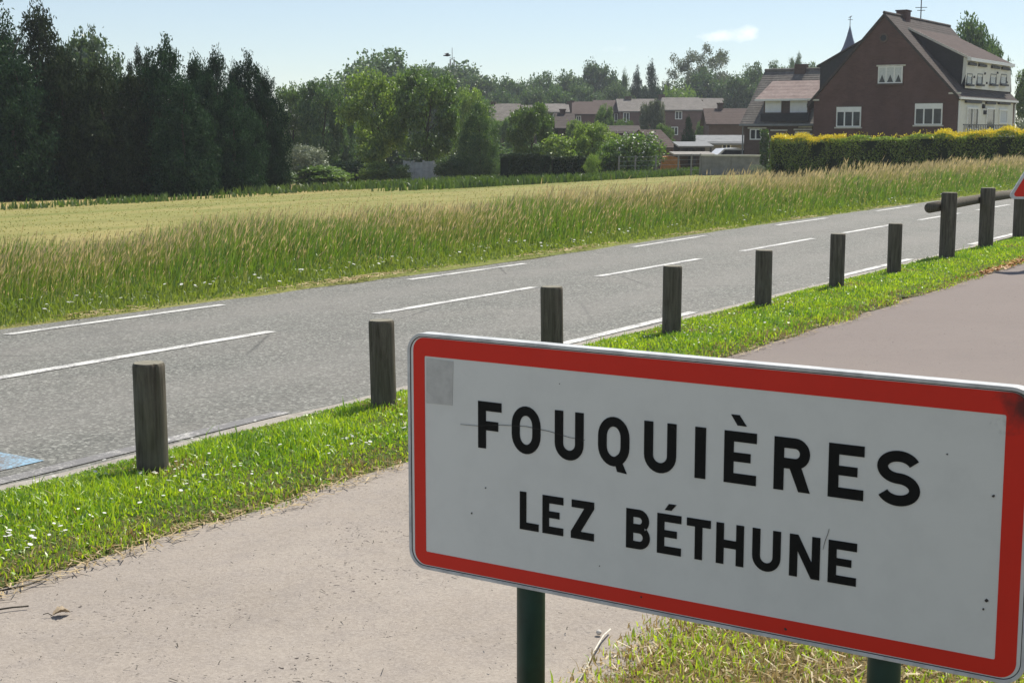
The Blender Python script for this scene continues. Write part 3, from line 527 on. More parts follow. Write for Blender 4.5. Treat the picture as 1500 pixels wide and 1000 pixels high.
# ------------------------------------------------------------ small things on the path
M['deadleaf'] = worn('dead_leaf', (.38, .3, .2), .5, 60, .7); M['redleaf'] = worn('red_dead_leaf', (.32, .07, .025), .4, 60, .7); M['rustleaf'] = leaf('rusty_leaf', (.25, .1, .03), (.5, .26, .1), .2, .1, 0, (1, 1, .8)); M['twig'] = worn('twig_bark', (.07, .06, .045), .4, 40); M['stalk'] = worn('bleached_stalk', (.62, .58, .5), .3, 40); M['stone'] = worn('pale_stone', (.55, .52, .47), .3, 60)
def onpath(px, py, z=.014): r_ = ray(px, py); return np.array([0, 0, H]) + r_ * ((z - H) / r_[2])
def leafthing(px, py, s, m, label, rz):
    P0 = onpath(px, py); o = empty('fallen_leaf', P0, rz, label, 'leaf'); b = MB(); n = 9; vs = []
    for i in range(n):
        t = i / (n - 1); ww = s * .36 * math.sin(math.pi * min(1, t * 1.02)) ** .7 * (1 + .3 * (i % 2)); z = s * .12 * math.sin(3 * t)
        vs += [(s * (t - .5), -ww, z + abs(ww) * .7), (s * (t - .5), 0, z), (s * (t - .5), ww, z + abs(ww) * .55)]
    b.add(vs, [(3 * i + j, 3 * i + j + 1, 3 * i + j + 4, 3 * i + j + 3) for i in range(n - 1) for j in (0, 1)]); b.build('blade', m, o, False, False)
    b = MB(); b.tube([(-s * .5, 0, 0), (-s * .7, .01, .008), (-s * .95, .015, .004)], [.002, .0017, .0015], 5); b.build('stem', M['twig'], o)
leafthing(90, 899, .062, M['deadleaf'], 'curled pale dead leaf lying on the footpath', .5)
leafthing(194, 786, .05, M['redleaf'], 'reddish brown dead leaf in the straw at the verge edge', 1.2)
def stick(name, pix, rad, m, label, cat, lift=0):
    P0 = onpath(*pix[0]); o = tag(link(name, None), label, cat); bpy.data.objects.remove(o); b = MB(); pts = [onpath(x, y, .012 + rad + lift * math.sin(math.pi * i / (len(pix) - 1))) - np.array([*P0[:2], 0]) for i, (x, y) in enumerate(pix)]
    b.tube(pts, [rad] * len(pts), 6); o = b.build(name, m, None, True); o.location = (P0[0], P0[1], 0); return tag(o, label, cat)
stick('twig', [(-8, 893), (18, 889), (42, 887)], .0035, M['twig'], 'short dark twig lying on the footpath', 'twig')
stick('dead_branch', [(-5, 866), (40, 856), (62, 848), (75, 840)], .004, M['twig'], 'thin dead branch lying along the daisy verge', 'branch')
stick('dry_stalk', [(846, 1000), (858, 978), (872, 950), (884, 930), (894, 921)], .003, M['stalk'], 'long pale dry stalk lying on the footpath by the sign post', 'stalk', .01)
stick('grass_stalk', [(462, 630), (468, 648), (474, 662)], .003, M['stalk'], 'pale dry stalk caught in the verge grass between two bollards', 'stalk', .05)
b = MB(); P0 = onpath(877, 925); b.tube([(0, 0, -.008), (.001, 0, .0), (0, .001, .007)], [.007, .011, .005], 7); o = b.build('pebble', M['stone'], None, True); o.location = tuple(P0); tag(o, 'small white pebble on the footpath beside the dry stalk', 'pebble')
P, u, v = scatter(4000, 15, 26, 4.2, 4.6); k = np.abs(v - 4.36 - .05 * np.sin(u * 1.3)) < .1 * rng.random(len(u)) * np.clip((u - 16.2) / 2, 0, 1.3); P = P[k]; P[:, 2] += .02 + .02 * rng.random(len(P)); tag(litter('rusty_leaf_litter', P, rng.uniform(.03, .07, len(P)), rng.uniform(.015, .03, len(P)), M['rustleaf'], .5), 'rust-coloured leaf litter on the footpath edge by the rail fence', 'leaf litter', kind='stuff')
P, u, v = scatter(1500, 2.6, 16, 2.15, 4.3); P[:, 2] += .019; tag(litter('path_debris', P, rng.uniform(.003, .014, len(P)) * np.where(rng.random(len(P)) > .96, 3, 1), rng.uniform(.002, .004, len(P)), M['twig'], .5), 'tiny dark crumbs and bits scattered over the footpath', 'debris', kind='stuff')

# ------------------------------------------------------------ trees: shared crown and trunk meshes, unit height and unit width
def crownmesh(name, lobes, n, size, asp=.6, shell=.5, clump=14, updir=None):
    lobes = np.array(lobes, float); ar = lobes[:, 3] * lobes[:, 4]; pk = rng.choice(len(lobes), n // clump, p=ar / ar.sum()); l = lobes[pk]
    d = rng.normal(size=(len(pk), 3)); d /= np.linalg.norm(d, axis=1)[:, None]; rr = (shell + (1 - shell) * rng.random(len(pk)) ** .6)[:, None]
    c = l[:, :3] + d * rr * np.stack([l[:, 3], l[:, 3], l[:, 4]], 1)
    P = np.repeat(c, clump, 0) + rng.normal(0, size * .75, (len(c) * clump, 3)); P = P[P[:, 2] > .004]
    V = leafquads(P, size, asp, updir=updir); return npmesh(name, V, [(4, np.arange(len(P) * 4).reshape(-1, 4))])
def trunkmesh(name, top, r0, limbs, zl=(.3, .7), reach=.32, seed=1):
    r = np.random.default_rng(seed); b = MB(); pts = [(r.normal(0, .008) * i, r.normal(0, .008) * i, top * i / 6) for i in range(7)]; pts[0] = (0, 0, -.04)
    b.tube(pts, [r0 * (1.25 - 1.1 * i / 6) if i else r0 * 1.5 for i in range(7)], 8)
    for k in range(limbs):
        z = r.uniform(*zl) * top; a = 2.4 * k + r.uniform(-.4, .4); R_ = reach * r.uniform(.6, 1); q = r0 * .45 * (1.2 - z / top)
        b.tube([(0, 0, z), (math.cos(a) * R_ * .45, math.sin(a) * R_ * .45, z + .09), (math.cos(a) * R_, math.sin(a) * R_, z + .22)], [q, q * .7, q * .25], 6)
    me = bpy.data.meshes.new(name); me.from_pydata(b.v, [], b.f)
    for p in me.polygons: p.use_smooth = True
    return me
def lobes_round(k, zc, rz, seed, rl=(.13, .24), fill=.8, base=.2):
    r = np.random.default_rng(seed); out = []
    for i in range(k):
        d = r.normal(size=3); d /= np.linalg.norm(d); q = fill * r.uniform(.35, 1) ** .5; s = r.uniform(*rl); z = zc + d[2] * q * (rz - s * .6)
        out.append((d[0] * q * (.5 - s * .75), d[1] * q * (.5 - s * .75), max(z, base), s, s * r.uniform(.45, .75)))
    return out
def lobes_cone(k, seed, z0=.02, lean=.0, rl=(.07, .15), tip=.97):
    r = np.random.default_rng(seed); out = []
    for i in range(k):
        z = z0 + (tip - z0) * r.random() ** 1.25; rad = .5 * max(0, 1 - (z / 1.03) ** 2.3) ** .8 + .015; a = r.uniform(0, 6.28); s = r.uniform(*rl) * (1.2 - .7 * z)
        q = max(0, rad - s) * r.uniform(.65, 1.08); out.append((math.cos(a) * q, math.sin(a) * q, z, s, s * r.uniform(.7, 1.2)))
    for z in np.linspace(z0, tip, 14): out.append((0, 0, z, (.36 * (1 - z) ** .7 + .03), .07))
    return out
K = {}
def kind(name, crown, trunk): K[name] = (crown, trunk)
kind('round1', crownmesh('crown', lobes_round(44, .58, .45, 1, (.09, .19), .95), 17000, .034), trunkmesh('trunk', .8, .022, 8))
kind('round2', crownmesh('crown', lobes_round(38, .56, .47, 2, (.1, .22), .92), 17000, .034), trunkmesh('trunk', .8, .025, 7, seed=2))
kind('round3', crownmesh('crown', lobes_round(44, .54, .48, 3, (.09, .18), .95), 17000, .03), trunkmesh('trunk', .85, .024, 10, seed=3))
kind('leafy', crownmesh('crown', lobes_round(62, .56, .47, 4, (.06, .14), 1.0), 21000, .03), trunkmesh('trunk', .85, .02, 10, seed=4))
kind('leafy2', crownmesh('crown', lobes_round(54, .57, .46, 14, (.07, .15), 1.0), 21000, .03), trunkmesh('trunk', .85, .02, 10, seed=14))
kind('sparse', crownmesh('crown', lobes_round(75, .62, .4, 5, (.05, .1), 1.05), 15000, .02, clump=5, shell=.2), trunkmesh('trunk', .95, .02, 22, (.3, .62), .36, 5))
kind('cone1', crownmesh('crown', lobes_cone(90, 6), 32000, .028, .4, .3, updir=np.array([0, 0, .5])), trunkmesh('trunk', .95, .025, 0, seed=6))
kind('cone2', crownmesh('crown', lobes_cone(70, 7, rl=(.09, .19)), 32000, .03, .4, .3, updir=np.array([0, 0, .4])), trunkmesh('trunk', .95, .025, 0, seed=7))
kind('cone3', crownmesh('crown', lobes_cone(110, 8, rl=(.06, .12)), 32000, .028, .4, .3, updir=np.array([0, 0, .7])), trunkmesh('trunk', .97, .025, 0, seed=8))
kind('pine', crownmesh('crown', lobes_cone(48, 9, .18, rl=(.12, .2)) + lobes_round(16, .3, .3, 19, (.14, .22), 1.0, .03), 17000, .026, .35, .35), trunkmesh('trunk', .95, .024, 12, (.3, .9), .35, 9))
kind('bush', crownmesh('crown', lobes_round(34, .45, .52, 10, (.12, .24), .98, .06), 7500, .055), trunkmesh('trunk', .5, .03, 6, seed=10))
kind('bush2', crownmesh('crown', lobes_round(40, .46, .52, 11, (.1, .2), 1.02, .06), 7500, .055), trunkmesh('trunk', .5, .03, 6, seed=11))
kind('feather', crownmesh('crown', lobes_round(40, .5, .5, 12, (.1, .2), 1.0, .05), 9000, .05, .22, .3, updir=np.array([0, 0, 1.2])), trunkmesh('trunk', .5, .03, 6, seed=12))
M['bark'] = worn('bark', (.09, .075, .055), .45, 12, .9, .1, .5)
M['fir'] = leaf('dark_conifer_foliage', (.01, .03, .014), (.042, .085, .036), .18, .03, .5, (1, 1.1, .7)); M['firb'] = leaf('brownish_conifer_foliage', (.02, .036, .015), (.055, .08, .034), .18, .03, .4, (1.1, 1.1, .7))
M['willow'] = leaf('grey_green_foliage', (.07, .11, .06), (.13, .17, .1), .35, .2, .2); M['mid'] = leaf('mid_green_foliage', (.05, .1, .024), (.2, .29, .075), .42, .2, .35)
M['deep'] = leaf('deep_green_foliage', (.03, .07, .026), (.12, .18, .065), .38, .15, .35); M['fresh'] = leaf('fresh_green_foliage', (.09, .16, .028), (.32, .4, .09), .46, .2, .25)
M['farleaf'] = leaf('dull_green_foliage', (.04, .08, .036), (.15, .21, .095), .38, .15, .4); M['lime'] = leaf('lime_green_foliage', (.11, .18, .03), (.18, .25, .05), .4, .15, .2)
M['silver'] = leaf('silvery_foliage', (.17, .21, .13), (.3, .33, .24), .3, .2, .1, (1, 1, .9)); M['grey'] = leaf('greyish_thin_foliage', (.1, .12, .085), (.16, .17, .12), .3, .2, .1)
def tree(k, m, px, top, Y, wpx, label, name='tree', cat='tree', group=None, base=None, crown='crown'):
    p = at(px, 240, Y); z0 = float(terr(p[0], p[1])); zt = at(px, top, Y)[2]; w_ = wpx / F * Y
    o = empty(name, (p[0], p[1], z0), random.uniform(0, 6.28), label, cat, group); o.scale = (w_, w_, zt - z0)
    c, t = K[k]; oc = link(crown, c, None, o)
    if not c.materials: c.materials.append(M['mid'])
    oc.material_slots[0].link = 'OBJECT'; oc.material_slots[0].material = M[m]
    ot = link('trunk' if name.endswith('tree') else 'stems', t, None, o)
    if not t.materials: t.materials.append(M['bark'])
    return o
GC = 'dark conifers along the mown field'
for a in [('pine', 'fir', -8, -60, 62, 237, 'tallest dark pine at the outer end of the conifer belt'), ('cone2', 'firb', 62, 22, 63, 168, 'broad dark conifer next to the tallest pine'), ('cone1', 'fir', 28, 90, 60, 168, 'low dark conifer in front of the tallest pine'),
          ('cone3', 'firb', 100, 78, 62, 133, 'brownish dark conifer in front of the grey-green willow'), ('cone1', 'firb', 150, 95, 62, 154, 'brownish conifer with soft top below the grey-green willow'), ('cone2', 'firb', 195, 112, 62, 140, 'low brownish conifer between the willow and the bare-topped pine'),
          ('cone3', 'fir', 248, 62, 63, 147, 'tall dark conifer with a ragged top beside the bare-topped pine'), ('cone1', 'fir', 288, 86, 64, 112, 'dark narrow conifer beside the ragged-topped conifer'), ('cone2', 'fir', 322, 84, 65, 98, 'slim dark conifer with pointed tip, third from the belt end'),
          ('cone3', 'fir', 366, 84, 66, 114, 'slim dark conifer with forked tip, second from the belt end'), ('cone1', 'fir', 394, 112, 66, 81, 'short dark conifer at the end of the belt by the silvery bush'), ('cone2', 'fir', 270, 125, 61, 125, 'squat dark conifer at the foot of the ragged-topped conifer'), ('cone1', 'fir', 345, 128, 63.5, 112, 'squat dark conifer at the foot of the slim pointed conifers'),
          ('cone2', 'fir', -70, 20, 62, 196, 'dark conifer beyond the tallest pine, mostly out of the picture')]: tree(*a, name='conifer_tree', group=GC)
for px, top, wd in ((20, 40, 130), (95, 70, 120), (170, 108, 120), (232, 98, 110), (300, 96, 90), (345, 98, 80), (384, 108, 60), (125, 130, 130), (210, 150, 130)): tree('cone1', 'fir', px, top, 71 + random.uniform(-2, 2), wd, 'dark conifer filling the back row of the belt, ' + {20: 'behind the tallest pine', 95: 'behind the brownish conifers', 170: 'beside the grey-green willow', 232: 'behind the bare-topped pine', 300: 'behind the ragged-topped conifer', 345: 'behind the slim pointed conifers', 384: 'behind the belt end', 125: 'under the grey-green willow', 210: 'under the bare-topped pine'}[px], 'conifer_tree', 'tree', 'back row of dark conifers')
for px, top, Y, wd in ((420, 190, 106, 90), (470, 205, 112, 100), (530, 200, 118, 100), (590, 195, 112, 100), (650, 200, 118, 90), (720, 205, 112, 80), (385, 175, 112, 90), (466, 172, 103, 64), (785, 205, 108, 80)): tree('bush', 'deep', px, top, Y, wd, 'dark undergrowth bush ' + {420: 'behind the silvery bush', 470: 'behind the upright dark green tree', 530: 'behind the bright leafy tree', 590: 'between the trunks of the round-crowned pair', 650: 'behind the fuller round-crowned tree', 720: 'behind the cone-shaped tree', 385: 'behind the end of the conifer belt', 466: 'right behind the silvery bush and brambles', 785: 'behind the loose green garden tree'}[px], 'bush', 'bush', 'undergrowth behind the garden trees', None, 'foliage')
tree('sparse', 'firb', 215, 68, 66, 60, 'thin bare-topped pine showing sky between its branches', 'pine_tree'); tree('round2', 'willow', 132, 38, 74, 135, 'soft grey-green willow rising behind the conifers', 'willow_tree')
# middle: garden trees and bushes
tree('leafy', 'mid', 430, 118, 100, 75, 'slender green tree just past the conifer belt', 'tree'); tree('leafy2', 'deep', 474, 110, 98, 78, 'upright dark green tree between the conifer belt and the round-crowned pair', 'tree'); tree('round3', 'deep', 500, 135, 108, 60, 'small dark tree behind the upright dark green tree', 'tree')
tree('leafy', 'fresh', 556, 97, 86, 118, 'bright leafy garden tree, the yellower of the round-crowned pair', 'tree'); tree('leafy2', 'mid', 626, 92, 84, 108, 'dense dark leafy garden tree, the fuller of the round-crowned pair', 'tree')
tree('cone1', 'deep', 702, 150, 82, 78, 'dark cone-shaped tree beside the white garden fence', 'conifer_tree'); tree('leafy', 'fresh', 690, 122, 105, 60, 'green tree peeping out behind the cone-shaped tree', 'tree')
tree('leafy2', 'mid', 778, 145, 88, 72, 'loose green garden tree behind the clipped dark hedge', 'tree'); tree('bush2', 'fresh', 826, 192, 86, 70, 'light green bushy shrub behind the clipped dark hedge', 'shrub', 'shrub', None, None, 'foliage')
tree('leafy', 'fresh', 866, 176, 87, 62, 'light green garden tree beside the white flowering shrub', 'tree'); tree('bush', 'mid', 935, 188, 84, 80, 'rounded shrub speckled with white blossom', 'flowering_shrub', 'shrub', None, None, 'foliage')
tree('bush2', 'mid', 893, 200, 85, 50, 'green shrub between the light green tree and the blossom shrub', 'shrub', 'shrub', None, None, 'foliage')
tree('leafy2', 'grey', 955, 142, 140, 44, 'thin greyish tree in front of the brick terrace', 'tree'); tree('cone2', 'fir', 1007, 174, 110, 30, 'small dark conifer in front of the hipped-roof house', 'conifer_tree'); tree('leafy', 'mid', 885, 150, 130, 34, 'green tree between two brown roofs', 'tree')
for px, top, Y, wd, kk, mm, lb in ((738, 168, 128, 46, 'leafy2', 'mid', 'leafy tree in front of the dark gabled house'), (806, 170, 122, 44, 'leafy', 'deep', 'dark leafy tree in front of the narrow tan-roofed house'), (848, 172, 118, 46, 'leafy2', 'fresh', 'light leafy tree in front of the long brown roof'), (912, 172, 125, 42, 'leafy', 'mid', 'leafy tree in front of the pale grey terrace roof'), (972, 178, 120, 34, 'leafy2', 'mid', 'slim leafy tree in front of the hipped-roof house'), (760, 160, 140, 44, 'leafy', 'farleaf', 'dull green tree behind the loose green garden tree'), (1028, 176, 135, 26, 'leafy', 'mid', 'small tree beside the brown-roofed outbuilding'), (900, 188, 95, 40, 'bush2', 'fresh', 'light shrub in front of the low dark-roofed shed')):
    tree(kk, mm, px, top, Y, wd, lb, 'tree' if kk[0] == 'l' else 'shrub', 'tree' if kk[0] == 'l' else 'shrub', None, None, 'crown' if kk[0] == 'l' else 'foliage')
tree('bush', 'silver', 450, 206, 80, 66, 'silvery grey bush past the end of the conifer belt', 'bush', 'bush', None, None, 'foliage')
tree('bush', 'deep', 405, 246, 76, 60, 'low dark bush below the silvery bush', 'bush', 'bush', None, None, 'foliage'); tree('bush2', 'mid', 470, 240, 80, 110, 'low green bramble bush in front of the silvery bush', 'bush', 'bush', None, None, 'foliage'); tree('bush', 'deep', 505, 232, 84, 75, 'dark spreading bush at the foot of the bright leafy tree', 'bush', 'bush', None, None, 'foliage')
tree('bush2', 'fresh', 548, 234, 82, 55, 'fresh green bush under the bright leafy tree', 'bush', 'bush', None, None, 'foliage'); tree('bush', 'deep', 585, 238, 80.5, 40, 'small dark bush beside the white garden fence', 'bush', 'bush', None, None, 'foliage'); tree('bush', 'deep', 655, 226, 81, 40, 'dark bush closing the white garden fence', 'bush', 'bush', None, None, 'foliage')
tree('feather', 'fresh', 868, 224, 77, 28, 'bright green shrub growing on the end of the clipped dark hedge', 'shrub', 'shrub', None, None, 'foliage'); tree('feather', 'silver', 1108, 240, 69, 26, 'pale grassy clump at the foot of the ivy post', 'shrub', 'shrub', None, None, 'foliage')
tree('bush', 'lime', 1232, 198, 68.75, 26, 'pale green bush poking over the yellow-topped hedge', 'shrub', 'shrub', None, None, 'foliage'); tree('bush2', 'lime', 1414, 190, 65.7, 14, 'green sprig rising from the yellow-topped hedge by the white facade', 'shrub', 'shrub', None, None, 'foliage')
# far: the wooded skyline
FAR = [('round3', 'farleaf', 560, 62, 190, 175, 'big tree topping the skyline behind the round-crowned pair'), ('round1', 'farleaf', 512, 108, 200, 112, 'skyline tree sloping down from the big tree'), ('round1', 'farleaf', 610, 88, 215, 112, 'skyline tree right behind the round-crowned pair'), ('round2', 'farleaf', 672, 89, 240, 154, 'broad domed wood edge tree below the radio mast'), ('round1', 'farleaf', 712, 106, 235, 84, 'domed tree at the lower shoulder of the wood below the mast'),
       ('round1', 'farleaf', 756, 108, 230, 77, 'tree standing at the gap past the domed wood'), ('round3', 'deep', 792, 98, 240, 84, 'skyline tree with uneven top above the first roofs'), ('round2', 'farleaf', 832, 102, 245, 84, 'rounded skyline tree beside the tall dark tree'), ('round1', 'deep', 879, 84, 250, 78, 'tall dark skyline tree with rounded head'),
       ('cone1', 'deep', 914, 108, 230, 44, 'small spruce, shortest of three above the terrace'), ('cone3', 'fir', 932, 103, 228, 40, 'pointed spruce, middle of three above the terrace'), ('cone2', 'fir', 952, 98, 226, 44, 'tallest pointed spruce of three above the terrace'),
       ('sparse', 'grey', 1022, 66, 235, 108, 'large thin-leaved tree letting the sky through'), ('bush', 'lime', 992, 116, 215, 72, 'round lime green tree above the terrace roofs'), ('round2', 'deep', 1030, 98, 228, 84, 'dark tree at the heart of the thin-leaved tree'), ('round1', 'farleaf', 1068, 112, 225, 78, 'tree between the thin-leaved tree and the annex roof'),
       ('round3', 'farleaf', 1100, 84, 215, 64, 'skyline tree just above the end of the annex ridge'), ('round3', 'farleaf', 1135, 82, 215, 61, 'skyline tree above the middle of the annex ridge'), ('sparse', 'farleaf', 1160, 78, 220, 46, 'thin-topped skyline tree above the annex dormer'), ('round3', 'farleaf', 1192, 84, 215, 64, 'skyline tree against the church spire'),
       ('round1', 'farleaf', 1085, 105, 205, 70, 'low tree closing the view over the blue roof'), ('round2', 'deep', 735, 128, 215, 84, 'dark tree behind the dark gabled house'), ('round1', 'farleaf', 775, 124, 205, 70, 'tree behind the loose green garden tree'), ('round2', 'deep', 815, 126, 215, 84, 'dark tree right above the first brown roofs'), ('round1', 'farleaf', 858, 118, 222, 78, 'tree filling the gap above the long brown roof'), ('round2', 'farleaf', 902, 118, 225, 70, 'tree at the foot of the three spruces'), ('round2', 'deep', 965, 122, 232, 70, 'dark tree between the spruces and the lime green tree'),
       ('round2', 'deep', 650, 120, 160, 84, 'dark tree filling in behind the fuller round crown'), ('round1', 'mid', 690, 138, 150, 84, 'green tree in front of the domed wood')]
FAR += [('round3', 'farleaf', px, top, 262, 95, 'rounded crown in the farthest wood ' + wh_) for px, top, wh_ in ((640, 98, 'beside the foot of the radio mast'), (700, 108, 'below the radio mast shoulder'), (750, 118, 'above the dark gabled house'), (800, 112, 'above the narrow tan-roofed house'), (850, 110, 'above the long brown roof'), (900, 112, 'beneath the tall dark skyline tree'), (950, 120, 'behind the three spruces'), (1000, 108, 'behind the lime green tree'), (1050, 106, 'behind the large thin-leaved tree'), (1100, 98, 'behind the annex roof end'), (1150, 96, 'behind the annex ridge'), (1200, 98, 'beside the church spire'))]
for a in FAR: tree(*a, name='skyline_tree', group='trees on the skyline behind the village')
tree('round2', 'deep', 1414, 18, 112, 92, 'dark tree rising behind the roof of the brick house', 'tree'); tree('round1', 'deep', 1448, 48, 116, 58, 'lower dark tree behind the end of the brick house roof', 'tree'); tree('leafy2', 'mid', 1508, 92, 98, 62, 'green garden tree past the white facade of the brick house', 'tree'); tree('bush', 'silver', 1497, 172, 90, 26, 'pale bush beside the white facade corner', 'bush', 'bush', None, None, 'foliage')

# ------------------------------------------------------------ hedges
def hedge(name, p0, p1, thick, h, n, size, m, label, zf=None, top=None, taper=.06):
    p0, p1 = np.array(p0, float), np.array(p1, float); ln = np.hypot(*(p1 - p0)); d = (p1 - p0) / ln; q = np.array([-d[1], d[0]])
    if q[1] < 0: q = -q
    o = empty(name, (*p0, 0), 0, label, 'hedge'); b = MB(); k = max(2, int(ln / 1.2)); vs = []
    for i in range(k + 1):
        c = p0 + d * ln * i / k; z = float(terr(*c)); rr = .93 + .05 * random.random()
        for tt, zz in ((.1, -.05), (.1, h * rr - .1), (thick - .1, h * rr - .1), (thick - .1, -.05)): pt = c + q * tt - p0; vs.append((pt[0], pt[1], z + zz))
    fs = [(4 * i + j, 4 * i + j + 1, 4 * i + 5 + j, 4 * i + 4 + j) for i in range(k) for j in range(3)] + [(0, 3, 2, 1), (4 * k, 4 * k + 1, 4 * k + 2, 4 * k + 3)]
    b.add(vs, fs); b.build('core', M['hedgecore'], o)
    a = rng.uniform(0, ln, n); f = rng.random(n); tt = np.where(f < .62, rng.exponential(.07, n), np.where(f < .9, rng.uniform(0, thick, n), thick - rng.exponential(.07, n))); hl = h * (1 + .035 * np.sin(a * 1.9) + .03 * np.sin(a * 4.7 + 1)); zz = np.where((f >= .62) & (f < .9), hl - rng.exponential(.06, n), rng.uniform(0, 1, n) * hl)
    tt = tt + .07 * np.sin(a * 2.3 + zz * 2) + .05 * np.sin(a * 5.1 - zz * 3); e = rng.random(n) < .03; a = np.where(e, rng.exponential(.05, n), a)
    c = d[None] * a[:, None] + q[None] * tt[:, None]; z = terr(p0[0] + c[:, 0], p0[1] + c[:, 1]) + zz
    V = leafquads(np.column_stack([c, z]), size, .6); link('foliage', npmesh('foliage', V, [(4, np.arange(n * 4).reshape(-1, 4))]), m, o)
    if top:
        for a0, a1, kk, mm in top:
            nn = int(kk * (a1 - a0)); a = rng.uniform(a0, a1, nn); tt = rng.uniform(-.06, thick, nn); zz = h * (1 + .035 * np.sin(a * 1.9) + .03 * np.sin(a * 4.7 + 1)) + rng.normal(.02, .06, nn) - .18 * (tt < .04) * rng.random(nn) + .1 * np.sin(a * 3.3) ** 2
            c = d[None] * a[:, None] + q[None] * tt[:, None]; z = terr(p0[0] + c[:, 0], p0[1] + c[:, 1]) + zz
            V = leafquads(np.column_stack([c, z]), size * 1.05, .55, updir=np.array([0, 0, .6])); tag(link('yellow_shoots', npmesh('yellow_shoots', V, [(4, np.arange(nn * 4).reshape(-1, 4))]), mm, o), kind='stuff')
    return o
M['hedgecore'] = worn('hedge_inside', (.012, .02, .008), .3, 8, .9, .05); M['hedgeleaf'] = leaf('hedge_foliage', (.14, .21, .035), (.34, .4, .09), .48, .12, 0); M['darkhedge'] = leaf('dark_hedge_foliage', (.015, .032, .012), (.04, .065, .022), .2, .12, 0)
M['yellow'] = leaf('yellow_hedge_shoots', (.6, .52, .03), (.8, .68, .06), .4, .15, 0, (1.1, 1, .4))
hp0 = at(1128, 240, 70)[:2]; hp1 = hp0 + np.array([.8416, -.54]) * 15
hedge('garden_hedge', hp0, hp1, 1.0, 1.72, 34000, .085, M['hedgeleaf'], 'long clipped hedge with yellow tops in front of the brick house', top=[(0, 3.4, 900, M['yellow']), (7.7, 9.1, 700, M['yellow']), (9.2, 15, 900, M['yellow']), (3.4, 7.7, 40, M['yellow'])])
hedge('clipped_hedge', at(746, 240, 75)[:2], at(808, 240, 76)[:2], 1.2, 1.35, 8000, .085, M['darkhedge'], 'dark clipped hedge block at the field edge below the loose tree')
hedge('clipped_hedge', at(812, 240, 77)[:2], at(880, 240, 78)[:2], 1.0, 1.15, 6000, .085, M['darkhedge'], 'lower dark hedge continuing from the clipped hedge block')
# white blossom on the garden shrubs
for px, Y, wpx, y0, y1, n, par in [(935, 83, 64, 192, 232, 70, 'blossom on the rounded shrub')]:
    pts = np.array([at(px + rng.uniform(-wpx / 2, wpx / 2), rng.uniform(y0, y1), Y + rng.uniform(-1.6, .8)) for _ in range(n)])
    fl = next(o for o in bpy.data.objects if o.name == 'flowering_shrub'); V = leafquads(pts, .1, .9); o = link('blossom', npmesh('blossom', V, [(4, np.arange(n * 4).reshape(-1, 4))]), M['petal'])
    bpy.context.view_layer.update(); o.parent = fl; o.matrix_parent_inverse = fl.matrix_world.inverted()

# ------------------------------------------------------------ buildings
def brickmat(name, a, b, mortar, sc=1.):
    g = G(name); o = g.obj(); n = g.noise(o, 1.1, 5, .65); n2 = g.noise(o, 30, 3); sx = g.new('ShaderNodeSeparateXYZ'); g.l.new(o, sx.inputs[0])
    cx = g.new('ShaderNodeCombineXYZ'); g.l.new(g.math('ADD', sx.outputs[0], sx.outputs[1]), cx.inputs[0]); g.l.new(sx.outputs[2], cx.inputs[1])
    t = g.new('ShaderNodeTexBrick'); g.l.new(cx.outputs[0], t.inputs['Vector']); t.inputs['Scale'].default_value = 1; t.inputs['Brick Width'].default_value = .22 * sc; t.inputs['Row Height'].default_value = .075 * sc; t.inputs['Mortar Size'].default_value = .008
    t.inputs['Color1'].default_value = (*a, 1); t.inputs['Color2'].default_value = (*b, 1); t.inputs['Mortar'].default_value = (*mortar, 1)
    c = g.mix(g.math('MULTIPLY', g.g(n, .35, .75), .5), t.outputs[0], tuple(q * .55 for q in a)); c = g.mix(g.math('MULTIPLY', g.g(g.noise(o, .6, 6, .7), .5, .75), .4), c, tuple(min(1, q * 1.7) for q in b)); g.bump(t.outputs['Fac'], -.3, .01); return g.fin(c, .85, .2)
def tilemat(name, a, b, pitch=.3, along='Y'):
    g = G(name); o = g.obj(); n = g.noise(o, 1.4, 6, .7); n2 = g.noise(o, 7, 4, .7); v = g.voro(o, 4.5, 'Color'); sp = g.new('ShaderNodeSeparateColor'); g.l.new(v, sp.inputs[0])
    wv = g.new('ShaderNodeTexWave', bands_direction='Z'); g.l.new(o, wv.inputs['Vector']); wv.inputs['Scale'].default_value = .3 / pitch * 2.2; wv.inputs['Distortion'].default_value = .4
    c = g.mix(g.g(n, .3, .7), a, b); c = g.mix(g.math('MULTIPLY', sp.outputs[0], .35), c, tuple(q * .55 for q in a)); c = g.mix(g.math('MULTIPLY', g.g(n2, .5, .75), .4), c, tuple(min(1, q * 1.5) for q in b))
    g.bump(wv.outputs[1], .4, .03); return g.fin(c, .85, .15)
M['brick'] = brickmat('brick_red_brown', (.1, .054, .046), (.124, .068, .057), (.115, .078, .07)); M['brick2'] = brickmat('brick_far', (.14, .08, .068), (.18, .105, .088), (.17, .12, .105)); M['brickd'] = brickmat('brick_dark', (.1, .07, .055), (.13, .09, .07), (.14, .11, .1))
M['tile_dark'] = tilemat('roof_tile_dark', (.06, .051, .047), (.09, .075, .068)); M['tile_brown'] = tilemat('roof_tile_brown', (.062, .046, .041), (.095, .07, .062)); M['tile_grey'] = tilemat('roof_tile_grey', (.125, .116, .106), (.2, .186, .17)); M['tile_pink'] = tilemat('roof_tile_faded_pink', (.2, .15, .138), (.29, .235, .215), .45)
M['tile_moss'] = tilemat('roof_tile_weathered', (.11, .1, .09), (.2, .185, .165)); M['slate'] = worn('slate', (.035, .055, .12), .3, 5, .5, .5); M['slate_blue'] = worn('blue_roofing', (.05, .09, .17), .3, 3, .5, .4); M['cheek'] = worn('dormer_cheek_slates', (.035, .033, .036), .3, 6, .6, .4)
